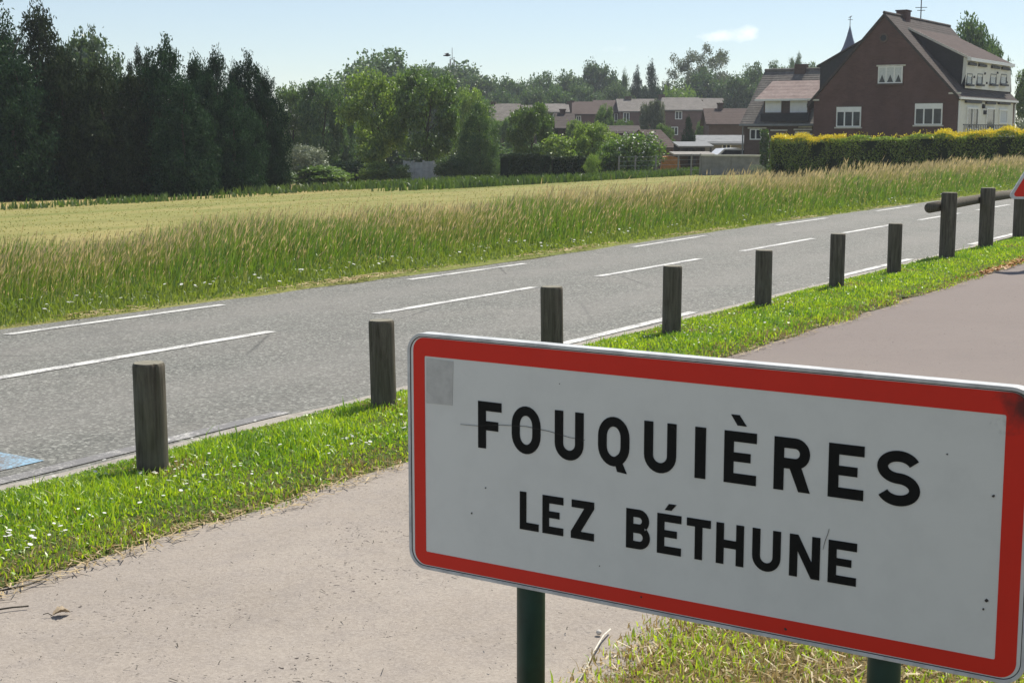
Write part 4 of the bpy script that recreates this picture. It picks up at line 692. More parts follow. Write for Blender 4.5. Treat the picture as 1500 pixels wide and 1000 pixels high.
M['white'] = worn('white_render', (.74, .74, .7), .12, 1.2, .8, .2); M['cream'] = worn('cream_render', (.74, .73, .66), .14, 1.2, .8, .2); M['oldwhite'] = worn('dirty_white_paint', (.5, .5, .48), .35, 3, .8, .2); M['upvc'] = worn('white_window_frame', (.78, .78, .76), .08, 4, .5, .4); M['dark'] = worn('dark_wood', (.03, .03, .034), .3, 6, .6, .3); M['concrete'] = worn('concrete', (.26, .25, .23), .3, 2.5, .85, .2, .4); M['stonew'] = worn('white_stone', (.6, .57, .5), .2, 5, .8)
M['zinc'] = worn('zinc_sheet', (.22, .23, .235), .25, 2, .85, .15); M['iron'] = worn('dark_iron', (.03, .03, .035), .3, 8, .5, .5); M['curtain'] = worn('net_curtain', (.6, .62, .62), .15, 12, .9); M['orange'] = worn('orange_tarpaulin', (.42, .18, .05), .3, 8, .7); M['wirem'] = worn('galvanised_wire', (.3, .3, .29), .2, 9, .5, .5)
g = G('window_glass'); M['glass'] = g.fin(g.ramp(g.noise(g.obj(), 2, 3), [(.3, (.015, .02, .024)), (.7, (.05, .058, .065))]), .12, .35)
E_, G_ = np.array([.54, .8416]), np.array([-.8416, .54]); HROT = math.atan2(.8416, .54)
CN = at(1400, 200, 82)[:2]; ZC = float(terr(*CN))
def loc(px, py, x=None, y=None, O=None, z0=None):           # pixel -> local coordinates on plane local x = const or local y = const
    O = CN if O is None else O; z0 = ZC if z0 is None else z0; r = ray(px, py); n = E_ if x is not None else G_; c = O @ n + (x if x is not None else y)
    t = c / (r[:2] @ n); P = np.array([0, 0, H]) + r * t; return float((P[:2] - O) @ E_), float((P[:2] - O) @ G_), float(P[2] - z0)
house = empty('brick_house', (*CN, ZC), HROT, 'large brick house with white front and long roof dormers behind the hedge', 'house')
WD, LN = 8.3, 12.4; ZE = loc(1402, 138, x=0)[2]; _, YR, ZR = loc(1296, 19, x=0)
def gable(x0, x1, m, name): b = MB(); b.prism([(0, -.2), (WD, -.2), (WD, ZE - .05), (YR, ZR - .22), (0, ZE - .05)], x1 - x0, lambda a, c, t: (x0 + t, a, c)); return b.build(name, m, house)
gw = gable(0, .3, M['brick'], 'gable_wall'); gable(LN - .3, LN, M['brick'], 'gable_wall')
b = MB(); b.box(.3, LN - .3, -.004, .3, -.2, ZE - .02); fw = b.build('front_wall', M['cream'], house); b = MB(); b.box(.3, LN - .3, WD - .3, WD - .002, -.2, ZE - .02); b.build('rear_wall', M['brick'], house)
def slope(y0, z0, y1, z1, x0, x1, th, name, m, parent, X0=None, X1=None):  # slab between two horizontal lines
    b = MB(); X0 = x0 if X0 is None else X0; X1 = x1 if X1 is None else X1; b.add([(x0, y0, z0), (x1, y0, z0), (X1, y1, z1), (X0, y1, z1), (x0, y0, z0 - th), (x1, y0, z0 - th), (X1, y1, z1 - th), (X0, y1, z1 - th)], [(0, 1, 2, 3), (7, 6, 5, 4), (0, 4, 5, 1), (1, 5, 6, 2), (2, 6, 7, 3), (3, 7, 4, 0)]); return b.build(name, m, parent)
sl = (ZR - ZE) / YR; sr = (ZR - ZE) / (WD - YR)
slope(YR, ZR, -.12, ZE - .12 * sl, -.1, LN + .15, .2, 'roof_slope', M['tile_dark'], house); slope(YR + .003, ZR, WD + .4, ZE - .4 * sr, -.1, LN + .15, .2, 'roof_slope', M['tile_dark'], house)
b = MB(); b.tube([(-.1, YR, ZR + .01), (LN + .15, YR, ZR + .01)], [.09, .09], 8); b.build('ridge', M['tile_dark'], house)
# front dormer
dx0, _, dzb = loc(1413, 129, y=.28); dx1 = loc(1482, 133, y=.28)[0]; tx0, _, dzt = loc(1417, 84, y=.1); tx1 = loc(1480, 91, y=.1)[0]; ty, tz = 3.5, ZE + 3.5 * sl + .1
dorm = empty('dormer', (0, 0, 0)); dorm.parent = house
b = MB(); b.add([(dx0, .28, dzb), (dx1, .28, dzb), (tx1, .1, dzt), (tx0, .1, dzt), (dx0, .48, dzb), (dx1, .48, dzb), (tx1, .3, dzt), (tx0, .3, dzt)], [(0, 1, 2, 3), (7, 6, 5, 4), (0, 4, 5, 1), (1, 5, 6, 2), (2, 6, 7, 3), (3, 7, 4, 0)]); b.build('front_panel', M['white'], dorm)
for xa, xb in ((dx0, tx0), (dx1, tx1)):
    s_ = .03 if xa == dx0 else -.03; b = MB(); b.add([(xa + s_, .3, dzb - .3), (xb + s_, .12, dzt), (xb + s_, ty, tz - .05), (xa + 3 * s_, .3, dzb - .3), (xb + 3 * s_, .12, dzt), (xb + 3 * s_, ty, tz - .05)], [(0, 1, 2), (5, 4, 3), (0, 3, 4, 1), (1, 4, 5, 2), (2, 5, 3, 0)]); b.build('cheek', M['cheek'], dorm)
slope(ty, tz, -.05, dzt - .02, tx0 - .1, tx1 + .15, .12, 'dormer_roof', M['tile_brown'], dorm); b = MB(); b.box(tx0 - .1, tx1 + .15, -.16, -.055, dzt - .2, dzt - .02); b.build('gutter', M['upvc'], dorm); b = MB(); b.box(tx0 - .16, tx0 - .11, -.1, .05, dzt - .2, dzt + .02); b.build('fascia', M['upvc'], dorm)
b = MB(); b.add([(tx0 - .13, ty, tz + .03), (tx0 - .13, -.05, dzt + .01), (tx0 - .13, -.05, dzt - .12), (tx0 - .13, ty, tz - .1), (tx0 - .105, ty, tz + .03), (tx0 - .105, -.05, dzt + .01), (tx0 - .105, -.05, dzt - .12), (tx0 - .105, ty, tz - .1)], [(0, 1, 2, 3), (7, 6, 5, 4), (0, 4, 5, 1), (1, 5, 6, 2), (2, 6, 7, 3), (3, 7, 4, 0)]); b.build('verge_board', M['stonew'], dorm)
def onfront(z): return .28 - .18 * (z - dzb) / (dzt - dzb)
for px0, px1 in ((1417, 1424), (1432, 1439), (1451, 1459), (1466, 1474)):
    a = loc(px0, 112, y=.2)[0]; c = loc(px1, 112, y=.2)[0]; z0 = loc(px0, 122, y=.2)[2]; z1 = z0 + .5; yy = onfront(z0) - .02
    b = MB(); b.box(a, c, yy - .02, yy + .03, z0, z1); f = b.build('window', M['glass'], dorm); b = MB()
    for q in ((a - .05, a, z0 - .05, z1 + .05), (c, c + .05, z0 - .05, z1 + .05), (a, c, z0 - .05, z0), (a, c, z1, z1 + .05)): b.box(q[0], q[1], yy - .05, yy - .003, q[2], q[3])
    b.build('frame', M['zinc'], f); b = MB(); b.box(a - .15, c + .15, yy - .16, yy - .02, z0 - .16, z0 - .055); b.build('flower_box', M['dark'], f)
    z2 = dzt - .42; b = MB(); b.box(a - .25, c + .3, onfront(z2) - .12, onfront(z2) + .05, z2, z2 + .16); b.build('shutter_box', M['dark'], dorm)
for px, py in ((1443, 108), (1428, 113), (1447, 122), (1461, 107), (1476, 121)):
    x, _, z = loc(px, py, y=.15); b = MB(); b.box(x - .06, x + .06, onfront(z) - .07, onfront(z) + .02, z - .06, z + .06); b.build('ornament', M['dark'], dorm)
# rear dormer, seen over the other slope
dr = empty('dormer', (0, 0, 0)); dr.parent = house; _, _, qz = loc(1199, 96, x=.7); ya = 5.45; za = ZR - (ya - YR) * sr + .08; yb = WD - .05
for x_ in (.7, LN - .8):
    b = MB(); b.add([(x_, ya, za), (x_, yb, qz), (x_, yb, ZE - .1), (x_ + .1, ya, za), (x_ + .1, yb, qz), (x_ + .1, yb, ZE - .1)], [(0, 1, 2), (5, 4, 3), (0, 3, 4, 1), (1, 4, 5, 2), (2, 5, 3, 0)]); b.build('cheek', M['cheek'], dr)
slope(ya, za + .04, yb + .2, qz - .02, .6, LN - .6, .1, 'dormer_roof', M['tile_dark'], dr); b = MB(); b.box(.8, LN - .8, yb - .15, yb, ZE - .1, qz - .14); b.build('front_panel', M['white'], dr)
# gable windows
def gwin(px0, px1, py0, py1, box, curtain=False):
    _, ya_, z1 = loc(px0, py0, x=0); _, yb_, z0 = loc(px1, py1, x=0); y0, y1 = min(ya_, yb_), max(ya_, yb_); wn = empty('window', (0, 0, 0)); wn.parent = house; zb = z1 - (z1 - z0) * (.2 if box else .0); t = .06
    b = MB(); b.box(-.03, .02, y0 + t, y1 - t, z0 + t, zb - t); b.build('pane', M['curtain'] if curtain else M['glass'], wn)
    b = MB(); b.box(-.07, -.0, y0, y0 + t, z0, z1); b.box(-.07, -.0, y1 - t, y1, z0, z1); b.box(-.07, .0, y0 + t, y1 - t, z0, z0 + t); b.box(-.07, .0, y0 + t, y1 - t, zb - t, zb)
    for k in (1, 2): yy = y0 + (y1 - y0) * k / 3; b.box(-.068, .0, yy - t * .6, yy + t * .6, z0 + t, zb - t)
    b.build('frame', M['upvc'], wn)
    if box: b = MB(); b.box(-.06, 0, y0 + t, y1 - t, zb + .002, z1); b.build('shutter_box', M['upvc'], wn)
    b = MB(); b.box(-.12, 0, y0 - .08, y1 + .08, z0 - .09, z0 - .01); b.build('sill', M['brickd'] if curtain else M['stonew'], wn); b = MB(); b.box(-.04 - .03 * curtain, 0, y0 - .15, y1 + .1, z1 + .005, z1 + .09); b.build('lintel', M['stonew'] if curtain else M['brickd'], wn)
    if curtain:
        for k in range(3): yc = y0 + (y1 - y0) * (k + .5) / 3; b = MB(); b.prism([(yc - .17, z0 + t), (yc + .17, z0 + t), (yc, z0 + t + .42)], .008, lambda a, c, t_: (-.042 + t_, a, c)); b.build('pane_gap', M['glass'], wn)
gwin(1287, 1322, 98, 122, False, True); gwin(1226, 1261, 157, 186, True); gwin(1341, 1380, 152, 183, True)
_, oy, oz = loc(1294.5, 56, x=0); ov = empty('round_window', (0, 0, 0)); ov.parent = house
b = MB(); b.add([(-.02, oy + .17 * math.cos(k * math.pi / 8), oz + .17 * math.sin(k * math.pi / 8)) for k in range(16)] + [(.02, oy + .17 * math.cos(k * math.pi / 8), oz + .17 * math.sin(k * math.pi / 8)) for k in range(16)], [tuple(range(16)), tuple(range(31, 15, -1))] + [(k, (k + 1) % 16, 16 + (k + 1) % 16, 16 + k) for k in range(16)]); b.build('pane', M['dark'], ov)
b = MB(); vs = []
for r_, x_ in ((.17, -.05), (.27, -.05), (.27, .01), (.17, .01)): vs += [(x_, oy + r_ * math.cos(k * math.pi / 8), oz + r_ * math.sin(k * math.pi / 8)) for k in range(16)]
b.add(vs, [(j * 16 + k, j * 16 + (k + 1) % 16, ((j + 1) % 4) * 16 + (k + 1) % 16, ((j + 1) % 4) * 16 + k) for j in range(4) for k in range(16)]); b.build('brick_ring', M['brickd'], ov)
for px0, px1, py in ((1183, 1200, 147), (1390, 1408, 137)):
    _, a, z = loc(px0, py, x=0); _, c, _ = loc(px1, py, x=0); b = MB(); b.box(-.08, .0, min(a, c), max(a, c), z - .04, z + .05); b.build('kneeler_stone', M['stonew'], house)
# front: doors, window, lintels, railing, downpipe
def frect(px0, px1, py0, py1):
    a, _, z1 = loc(px0, py0, y=0); c, _, z0 = loc(px1, py1, y=0); return a, c, z0, z1
def fopen(name, px0, px1, py0, py1, mats, mull=0):
    a, c, z0, z1 = frect(px0, px1, py0, py1); z0 = max(z0, .25); wn = empty(name, (0, 0, 0)); wn.parent = house; t = .09; b = MB(); b.box(a + t, c - t, -.04, .0, z0 + t, z1 - t); b.build('pane', mats, wn); b = MB()
    b.box(a, a + t, -.09, -.006, z0, z1); b.box(c - t, c, -.09, -.006, z0, z1); b.box(a + t, c - t, -.09, -.006, z1 - t, z1); b.box(a + t, c - t, -.09, -.006, z0, z0 + t)
    for k in range(mull): x = a + (c - a) * (k + 1) / (mull + 1); b.box(x - .05, x + .05, -.088, -.006, z0 + t, z1 - t)
    b.build('frame', M['upvc'], wn)
fopen('glazed_door', 1415.5, 1430.5, 157, 190, M['glass'], 1); fopen('door', 1444, 1455, 158, 190, M['glass'], 0); fopen('window', 1463, 1473.5, 160, 182, M['curtain'], 0)
for px0, px1, py in ((1413, 1435, 150.5), (1443, 1456, 152), (1461, 1477, 152.5)):
    a, c, z0, z1 = frect(px0, px1, py - 1.5, py + 1.5); b = MB(); b.box(a, c, -.14, -.006, z0, z0 + .13); b.build('lintel', M['dark'], house)
for px, py in ((1439, 156), (1441, 165)): a, _, z = loc(px, py, y=0); b = MB(); b.box(a - .1, a + .1, -.16, -.006, z - .12, z + .12); b.build('wall_lamp', M['dark'], house)
a0, _, zz = loc(1411, 183, y=-1.2); a1 = loc(1480, 183, y=-1.2)[0]; rl = empty('balcony_railing', (0, 0, 0)); rl.parent = house; b = MB(); b.box(a0, a1, -1.23, -1.18, zz - .02, zz + .04); b.build('handrail', M['iron'], rl)
for k in range(28): x = a0 + (a1 - a0) * (k + .5) / 28; b = MB(); b.box(x - .03, x + .03, -1.22, -1.19, zz - 1.0, zz - .021); b.build('baluster', M['iron'], rl)
b = MB(); b.tube([(.12, -.18, ZE - .3), (.1, -.1, ZE - .4), (.1, -.08, -.2)], [.05, .05, .05], 8); b.build('downpipe', M['upvc'], house); b = MB(); b.tube([(LN - .2, -.18, ZE - .3), (LN - .2, -.1, ZE - .4), (LN - .2, -.08, -.2)], [.05, .05, .05], 8); b.build('downpipe', M['upvc'], house)
b = MB(); b.box(-.05, LN + .1, -.22, -.125, ZE - .12 * sl - .14, ZE - .12 * sl - .02); b.build('gutter', M['upvc'], house)
b = MB(); b.box(2.9, 3.7, YR - .3, YR + .3, ZR - .6, ZR + .28); b.box(2.85, 3.75, YR - .35, YR + .35, ZR + .285, ZR + .36); b.build('chimney', M['brick'], house)
an = empty('television_antenna', (0, 0, 0)); an.parent = house; axx = loc(1349, 20, y=YR)[0]; zt = loc(1349, -6, y=YR)[2]; b = MB(); b.tube([(axx, YR, ZR - .3), (axx, YR, zt)], [.035, .03], 6); b.build('mast', M['iron'], an)
for z_, l_ in ((ZR + .55, .3), (ZR + .72, .42), (zt - .15, .35)): b = MB(); b.tube([(axx - .2, YR - l_, z_), (axx + .25, YR + l_, z_ + .05)], [.02, .02], 5); b.build('rod', M['iron'], an)

# annex with faded dormer
AO = at(1090, 200, 92)[:2]; AZ = float(terr(*AO)); annex = empty('annex_house', (*AO, AZ), HROT, 'low brick annex with weathered roof and faded pink dormer beside the brick house', 'house')
def al(px, py, x=0.): return loc(px, py, x=x, O=AO, z0=AZ)
AZE = al(1090, 180)[2]; ADEP = 7.; ARZ = loc(1118, 104, x=3.5, O=AO, z0=AZ)[2]; AWY = -5.3
b = MB(); b.prism([(0, -.2), (ADEP, -.2), (ADEP, AZE - .03), (ADEP / 2, ARZ - .2), (0, AZE - .03)], .3, lambda a, c, t: (a, -.3 + t, c)); b.build('gable_wall', M['brickd'], annex); b = MB(); b.box(-.003, .3, AWY, -.3, -.2, AZE - .05); b.build('front_wall', M['brickd'], annex)
def slopex(x0, z0, x1, z1, y0, y1, th, name, m, parent, Y0=None, Y1=None):
    b = MB(); Y0 = y0 if Y0 is None else Y0; Y1 = y1 if Y1 is None else Y1; b.add([(x0, y0, z0), (x0, y1, z0), (x1, Y1, z1), (x1, Y0, z1), (x0, y0, z0 - th), (x0, y1, z0 - th), (x1, Y1, z1 - th), (x1, Y0, z1 - th)], [(0, 1, 2, 3), (7, 6, 5, 4), (0, 4, 5, 1), (1, 5, 6, 2), (2, 6, 7, 3), (3, 7, 4, 0)]); return b.build(name, m, parent)
slopex(3.5, ARZ, -.25, AZE - .08, AWY, .2, .15, 'roof_slope', M['tile_moss'], annex); slopex(3.503, ARZ, 7.25, AZE - .08, AWY, .2, .15, 'roof_slope', M['tile_moss'], annex)
b = MB(); b.tube([(3.5, AWY, ARZ + .02), (3.5, .2, ARZ + .02)], [.1, .1], 8); b.build('ridge', M['tile_grey'], annex); b = MB(); b.box(-.36, -.255, AWY, .2, AZE - .2, AZE - .08); b.build('gutter', M['zinc'], annex)
b = MB(); b.tube([(-.1, .05, AZE - .2), (-.1, .05, -.2)], [.05, .05], 8); b.build('downpipe', M['zinc'], annex)
ad = empty('dormer', (0, 0, 0)); ad.parent = annex; _, ay0, adz1 = al(1119, 146, .15); _, ay1, adz0 = al(1184, 166, .15); zb = al(1118, 178, .05)[2]
b = MB(); b.box(.15, 1.2, ay1, ay0, adz0 - .35, adz1 + .1); b.build('front_panel', M['brickd'], ad); _, q1, qz_ = al(1132, 119, 2.4)
slopex(2.4, qz_, -.15, adz1 + .02, ay1 - .35, q1, .09, 'dormer_roof', M['tile_pink'], ad, ay1 - .35, ay0 + .45)
b = MB(); b.box(-.24, -.155, ay1 - .35, ay0 + .45, adz1 - .1, adz1 + .02); b.build('gutter', M['upvc'], ad)
for px0, px1 in ((1121, 1144), (1157.5, 1182)): _, a, z1 = al(px0, 147.5, .1); _, c, z0 = al(px1, 165, .1); b = MB(); b.box(.1, .149, c, a, z0, z1); f = b.build('roller_shutter', M['upvc'], ad)
_, c0_, z1 = al(1117, 166.5); _, c1_, z0 = al(1186, 178); b = MB(); b.box(-.3, -.2, c1_, c0_, z0, z1); b.build('balcony_front', M['dark'], annex)
def awin(px0, px1, py0, py1):
    _, a, z1 = al(px0, py0); _, c, z0 = al(px1, py1); wn = empty('window', (0, 0, 0)); wn.parent = annex; b = MB(); b.box(-.03, .0, c + .07, a - .07, z0 + .07, z1 - .07); b.build('pane', M['glass'], wn); b = MB(); b.box(-.07, -.005, c, c + .07, z0, z1); b.box(-.07, -.005, a - .07, a, z0, z1); b.box(-.07, -.005, c + .07, a - .07, z0, z0 + .07); b.box(-.07, -.005, c + .07, a - .07, z1 - .07, z1); m_ = (a + c) / 2; b.box(-.068, -.005, m_ - .04, m_ + .04, z0 + .07, z1 - .07); b.build('frame', M['upvc'], wn)
    b = MB(); b.box(-.06, -.005, c - .3, a + .15, z1 + .01, z1 + .1); b.build('lintel', M['stonew'], wn)
awin(1099, 1116, 189, 205)
for px0, px1, py in ((1129, 1154, 191), (1143, 1149, 196), (1163, 1190, 190), (1170, 1190, 186), (1164, 1190, 197), (1165, 1186, 194), (1128, 1150, 206)): _, a, z = al(px0, py); _, c, _ = al(px1, py); b = MB(); b.box(-.06, -.005, c, a, z - .05, z + .05); b.build('stone_course', M['stonew'], annex)
b = MB(); b.box(3.2, 3.8, -2.6, -1.9, ARZ - .4, ARZ + .35); b.build('chimney', M['brickd'], annex)

# village houses
def vhouse(px0, px1, ry, ey, Y, label, roof='tile_grey', wall='brick2', dep=8., hip=0., chim=(), wins=(), rz=0., name='village_house', cat='house', base=None, gableside=None):
    p0, p1 = at(px0, ey, Y), at(px1, ey, Y); c = (p0 + p1) / 2; gz = float(terr(c[0], c[1])); wdt = (p1[0] - p0[0]) / math.cos(rz); ze = p0[2] - gz; zr = at((px0 + px1) / 2, ry, Y + dep / 2)[2] - gz; h_ = wdt / 2
    o = empty(name, (c[0], c[1], gz), rz, label, cat); b = MB(); b.box(-h_, h_, 0, .3, -.3, ze); b.build('front_wall', M[wall], o); b = MB(); b.box(-h_, h_, dep - .3, dep, -.3, ze); b.build('rear_wall', M[wall], o)
    for s_ in (-1, 1): b = MB(); b.prism([(.3, -.3), (dep - .3, -.3), (dep - .3, ze - .02), (dep / 2, (zr - .25) if not hip else ze - .02), (.3, ze - .02)], .25, lambda a, c_, t: (s_ * (h_ - t - .002), a, c_)); b.build('gable_wall', M[wall], o)
    ov, hp = .3, hip * h_
    slope(dep / 2, zr, -ov, ze - .1, -h_ - ov + hp, h_ + ov - hp, .14, 'roof_slope', M[roof], o, -h_ - ov, h_ + ov); slope(dep / 2 + .003, zr, dep + ov, ze - .1, -h_ - ov + hp, h_ + ov - hp, .14, 'roof_slope', M[roof], o, -h_ - ov, h_ + ov)
    if hip:
        for s_ in (-1, 1): xe, xr = s_ * (h_ + ov), s_ * (h_ + ov - hp); b = MB(); b.add([(xr, dep / 2, zr), (xe, -ov, ze - .1), (xe, dep + ov, ze - .1), (xr, dep / 2, zr - .14), (xe, -ov, ze - .24), (xe, dep + ov, ze - .24)], [(0, 1, 2), (5, 4, 3), (0, 3, 4, 1), (1, 4, 5, 2), (2, 5, 3, 0)]); b.build('roof_hip', M[roof], o)
    for px, top, wpx in chim: x = at(px, ey, Y + dep / 2)[0] - c[0]; zt_ = at(px, top, Y + dep / 2)[2] - gz; hw = wpx / F * Y / 2; b = MB(); b.box(x - hw, x + hw, dep / 2 - hw, dep / 2 + hw, zr - 1.2, zt_); b.box(x - hw - .06, x + hw + .06, dep / 2 - hw - .06, dep / 2 + hw + .06, zt_ + .002, zt_ + .12); b.build('chimney', M['brickd'], o)
    for qx0, qx1, qy0, qy1 in wins:
        a = at(qx0, qy0, Y); e = at(qx1, qy1, Y); xa, xb = a[0] - c[0], e[0] - c[0]; z1, z0 = a[2] - gz, e[2] - gz; b = MB(); b.box(xa, xb, -.03, -.003, z0, z1); wn = b.build('window', M['glass'], o); t = .09; b = MB(); b.box(xa - t, xa, -.07, -.004, z0 - t, z1 + t); b.box(xb, xb + t, -.07, -.004, z0 - t, z1 + t); b.box(xa, xb, -.07, -.004, z1, z1 + t); b.box(xa, xb, -.07, -.004, z0 - t, z0); m_ = (xa + xb) / 2; b.box(m_ - .04, m_ + .04, -.06, -.031, z0, z1); b.build('frame', M['upvc'], wn)
    return o
vhouse(712, 752, 152, 176, 150, 'dark gabled house showing between the cone-shaped tree and loose green tree', 'tile_moss', 'brick2', 8, 0, [(715, 151, 8)], [(722, 728, 184, 194)], -.12)
vhouse(676, 712, 158, 178, 165, 'house with grey roof half hidden by the cone-shaped tree', 'tile_grey', 'brick2', 8)
vhouse(760, 802, 154, 170, 185, 'house behind the loose green garden tree', 'tile_grey', 'brick2', 8)
vhouse(803, 831, 152, 163, 170, 'narrow house with tan roof left of the long brown roof', 'tile_grey', 'brickd', 8, 0, [(834, 150, 7)], [(811, 815, 168, 178)])
vhouse(836, 873, 149, 166, 175, 'brick house with long brown roof and dark chimney', 'tile_brown', 'brick2', 8, 0, [(838, 149, 5)], [(845, 850, 171, 180)])
vhouse(818, 838, 166, 186, 120, 'small dark shed gable with chimney beside the light green tree', 'tile_dark', 'brickd', 5, 0, [(824, 162, 8)], name='outbuilding', cat='shed')
vhouse(874, 908, 147, 164, 188, 'terrace house with brown roof next to the grey-roofed terrace', 'tile_brown', 'brick2', 8, 0, [], [(897, 904, 167, 177)])
vhouse(909, 966, 145, 162, 186, 'terrace house with pale grey roof and two chimneys', 'tile_grey', 'brick2', 8, 0, [(920, 143, 9), (969, 140, 9)], [(914, 921, 166, 178), (940, 946, 168, 180)])
vhouse(969, 1036, 143, 160, 184, 'hipped-roof brick house with a pale blue window', 'tile_grey', 'brick2', 9, .28, [(1012, 146, 5), (1026, 148, 5)], [(990, 998, 164, 174), (984, 992, 187, 197)])
vhouse(1017, 1080, 144, 163, 205, 'house with hipped tan roof behind the brown-roofed outbuilding', 'tile_grey', 'brick2', 9, .3, [], [])
vhouse(1066, 1100, 139, 153, 225, 'house with blue roof below the skyline trees', 'slate_blue', 'brickd', 8)
vhouse(1039, 1100, 159, 180, 125, 'brown-roofed outbuilding with brick chimney next to the annex', 'tile_brown', 'brickd', 6, 0, [(1052, 153, 8)], [], -.05, 'outbuilding', 'outbuilding')
vhouse(1026, 1098, 198, 208, 112, 'lean-to with pale corrugated roof behind the concrete wall', 'zinc', 'concrete', 6, 0, [], [(1059, 1069, 211, 222)], 0, 'lean_to', 'outbuilding')
vhouse(884, 934, 184, 193, 115, 'low dark-roofed shed behind the blossom shrub', 'tile_dark', 'brickd', 4, 0, [], [], 0, 'garden_shed', 'shed'); vhouse(962, 986, 190, 214, 108, 'small brown-roofed shed beside the small dark conifer', 'tile_brown', 'brickd', 4, 0, [], [], .5, 'garden_shed', 'shed')
def canopy(px0, px1, y0, y1, Y, dep, label, m, wallm=None):
    p0, p1 = at(px0, y1, Y), at(px1, y1, Y); c = (p0 + p1) / 2; gz = float(terr(c[0], c[1])); h_ = (p1[0] - p0[0]) / 2; z = p0[2] - gz; zb = at(px0, y0, Y + dep)[2] - gz; o = empty('carport', (c[0], c[1], gz), 0, label, 'carport')
    slope(0, z, dep, zb, -h_, h_, .1, 'roof', M[m], o)
    for x in (-h_ + .2, 0, h_ - .2):
        for yy in (.2, dep - .2): b = MB(); b.box(x - .06, x + .06, yy - .06, yy + .06, -.2, z - .08); b.build('post', M['dark'], o)
    if wallm: b = MB(); b.box(-h_ + .1, h_ - .1, dep - .1, dep - .02, -.1, zb - .13); b.build('back_wall', M[wallm], o)
canopy(994, 1046, 207.5, 214, 100, 4, 'open carport with pale flat roof behind the concrete wall', 'zinc', 'dark'); canopy(988, 1048, 222, 226, 88, 3, 'low open shelter with grey roof beside the concrete wall', 'concrete', 'brickd')
# garden walls, fences, posts
p0, p1 = at(1027, 228, 80), at(1116, 226, 78.5); z0 = float(terr(*p0[:2])); gwall = empty('garden_wall', (*p0[:2], z0), math.atan2(p1[1] - p0[1], p1[0] - p0[0]), 'grey concrete garden wall with pale coping between the wire fence and ivy post', 'wall'); ln = np.hypot(*(p1 - p0)[:2]); zt = p0[2] - z0
for k in range(2): b = MB(); b.box(ln * k / 2 + .01, ln * (k + 1) / 2 - .01, 0, .18, -.2, zt - .03); b.build('panel', M['concrete'], gwall); b = MB(); b.box(ln * k / 2, ln * (k + 1) / 2 - .004, -.06, .24, zt - .028, zt + .06); b.build('coping', M['stonew'], gwall)
wf = empty('wire_fence', (*at(905, 250, 80)[:2], float(terr(*at(905, 250, 80)[:2]))), 0, 'wire garden fence on thin posts below the blossom shrub', 'fence'); x00 = at(905, 250, 80)[0]; pts = []
for px in (906, 930, 960, 993, 1012, 1025): p = at(px, 250, 80); zz = float(terr(*p[:2])) - wf.location.z; x = p[0] - x00; pts.append((x, zz)); b = MB(); b.tube([(x, 0, zz - .2), (x + .03, 0, zz + 1.15)], [.05, .045], 6); b.build('post', M['concrete'], wf)
for q in (.3, .6, .85, 1.08): b = MB(); b.tube([(x, -.06, zz + q) for x, zz in pts], [.012] * len(pts), 4); b.build('wire', M['wirem'], wf)
p = at(1119, 240, 71.5); z0 = float(terr(*p[:2])); iv = empty('ivy_post', (*p[:2], z0), 0, 'ivy-clad post standing at the end of the yellow-topped hedge', 'post'); zt = at(1119, 190, 71.5)[2] - z0; b = MB(); b.box(-.1, .1, -.1, .1, -.2, zt - .1); b.build('post', M['concrete'], iv)
n = 1500; a = rng.uniform(0, 6.28, n); V = leafquads(np.column_stack([np.cos(a) * rng.uniform(.1, .24, n), np.sin(a) * rng.uniform(.1, .24, n), rng.uniform(0, zt, n)]), .1); link('ivy', npmesh('ivy', V, [(4, np.arange(n * 4).reshape(-1, 4))]), M['deep'], iv)
p0, p1 = at(592, 250, 84), at(650, 250, 82.5); z0 = float(terr(*p0[:2])); wh = empty('white_fence', (*p0[:2], z0), math.atan2(p1[1] - p0[1], p1[0] - p0[0]), 'white garden fence panels seen under the round-crowned trees', 'fence'); ln = np.hypot(*(p1 - p0)[:2]); zt = at(592, 236, 84)[2] - z0
for k in range(4): b = MB(); b.box(ln * k / 4 + .02, ln * (k + 1) / 4 - .02, 0, .05, -.1, zt - .06 * (k % 2)); b.build('panel', M['oldwhite'], wh); b = MB(); b.box(ln * k / 4 - .05, ln * k / 4 + .018, -.04, .1, -.2, zt + .05); b.build('post', M['oldwhite'], wh)
p = at(982, 238, 86); z0 = float(terr(*p[:2])); b = MB(); hs_ = at(982, 228, 86)[2] - z0; b.add([(-.6, -.4, 0), (.6, -.4, 0), (.6, .5, 0), (-.6, .5, 0), (-.5, -.25, hs_ - .1), (.0, -.3, hs_), (.5, -.2, hs_ - .15), (.45, .4, hs_ - .2), (-.4, .4, hs_ - .05)], [(0, 3, 2, 1), (0, 1, 6, 5, 4), (1, 2, 7, 6), (2, 3, 8, 7), (3, 0, 4, 8), (4, 5, 6, 7, 8)]); o = b.build('covered_heap', M['orange']); o.location = (p[0], p[1], z0); tag(o, 'orange tarpaulin over a heap beside the low shelter', 'tarpaulin')
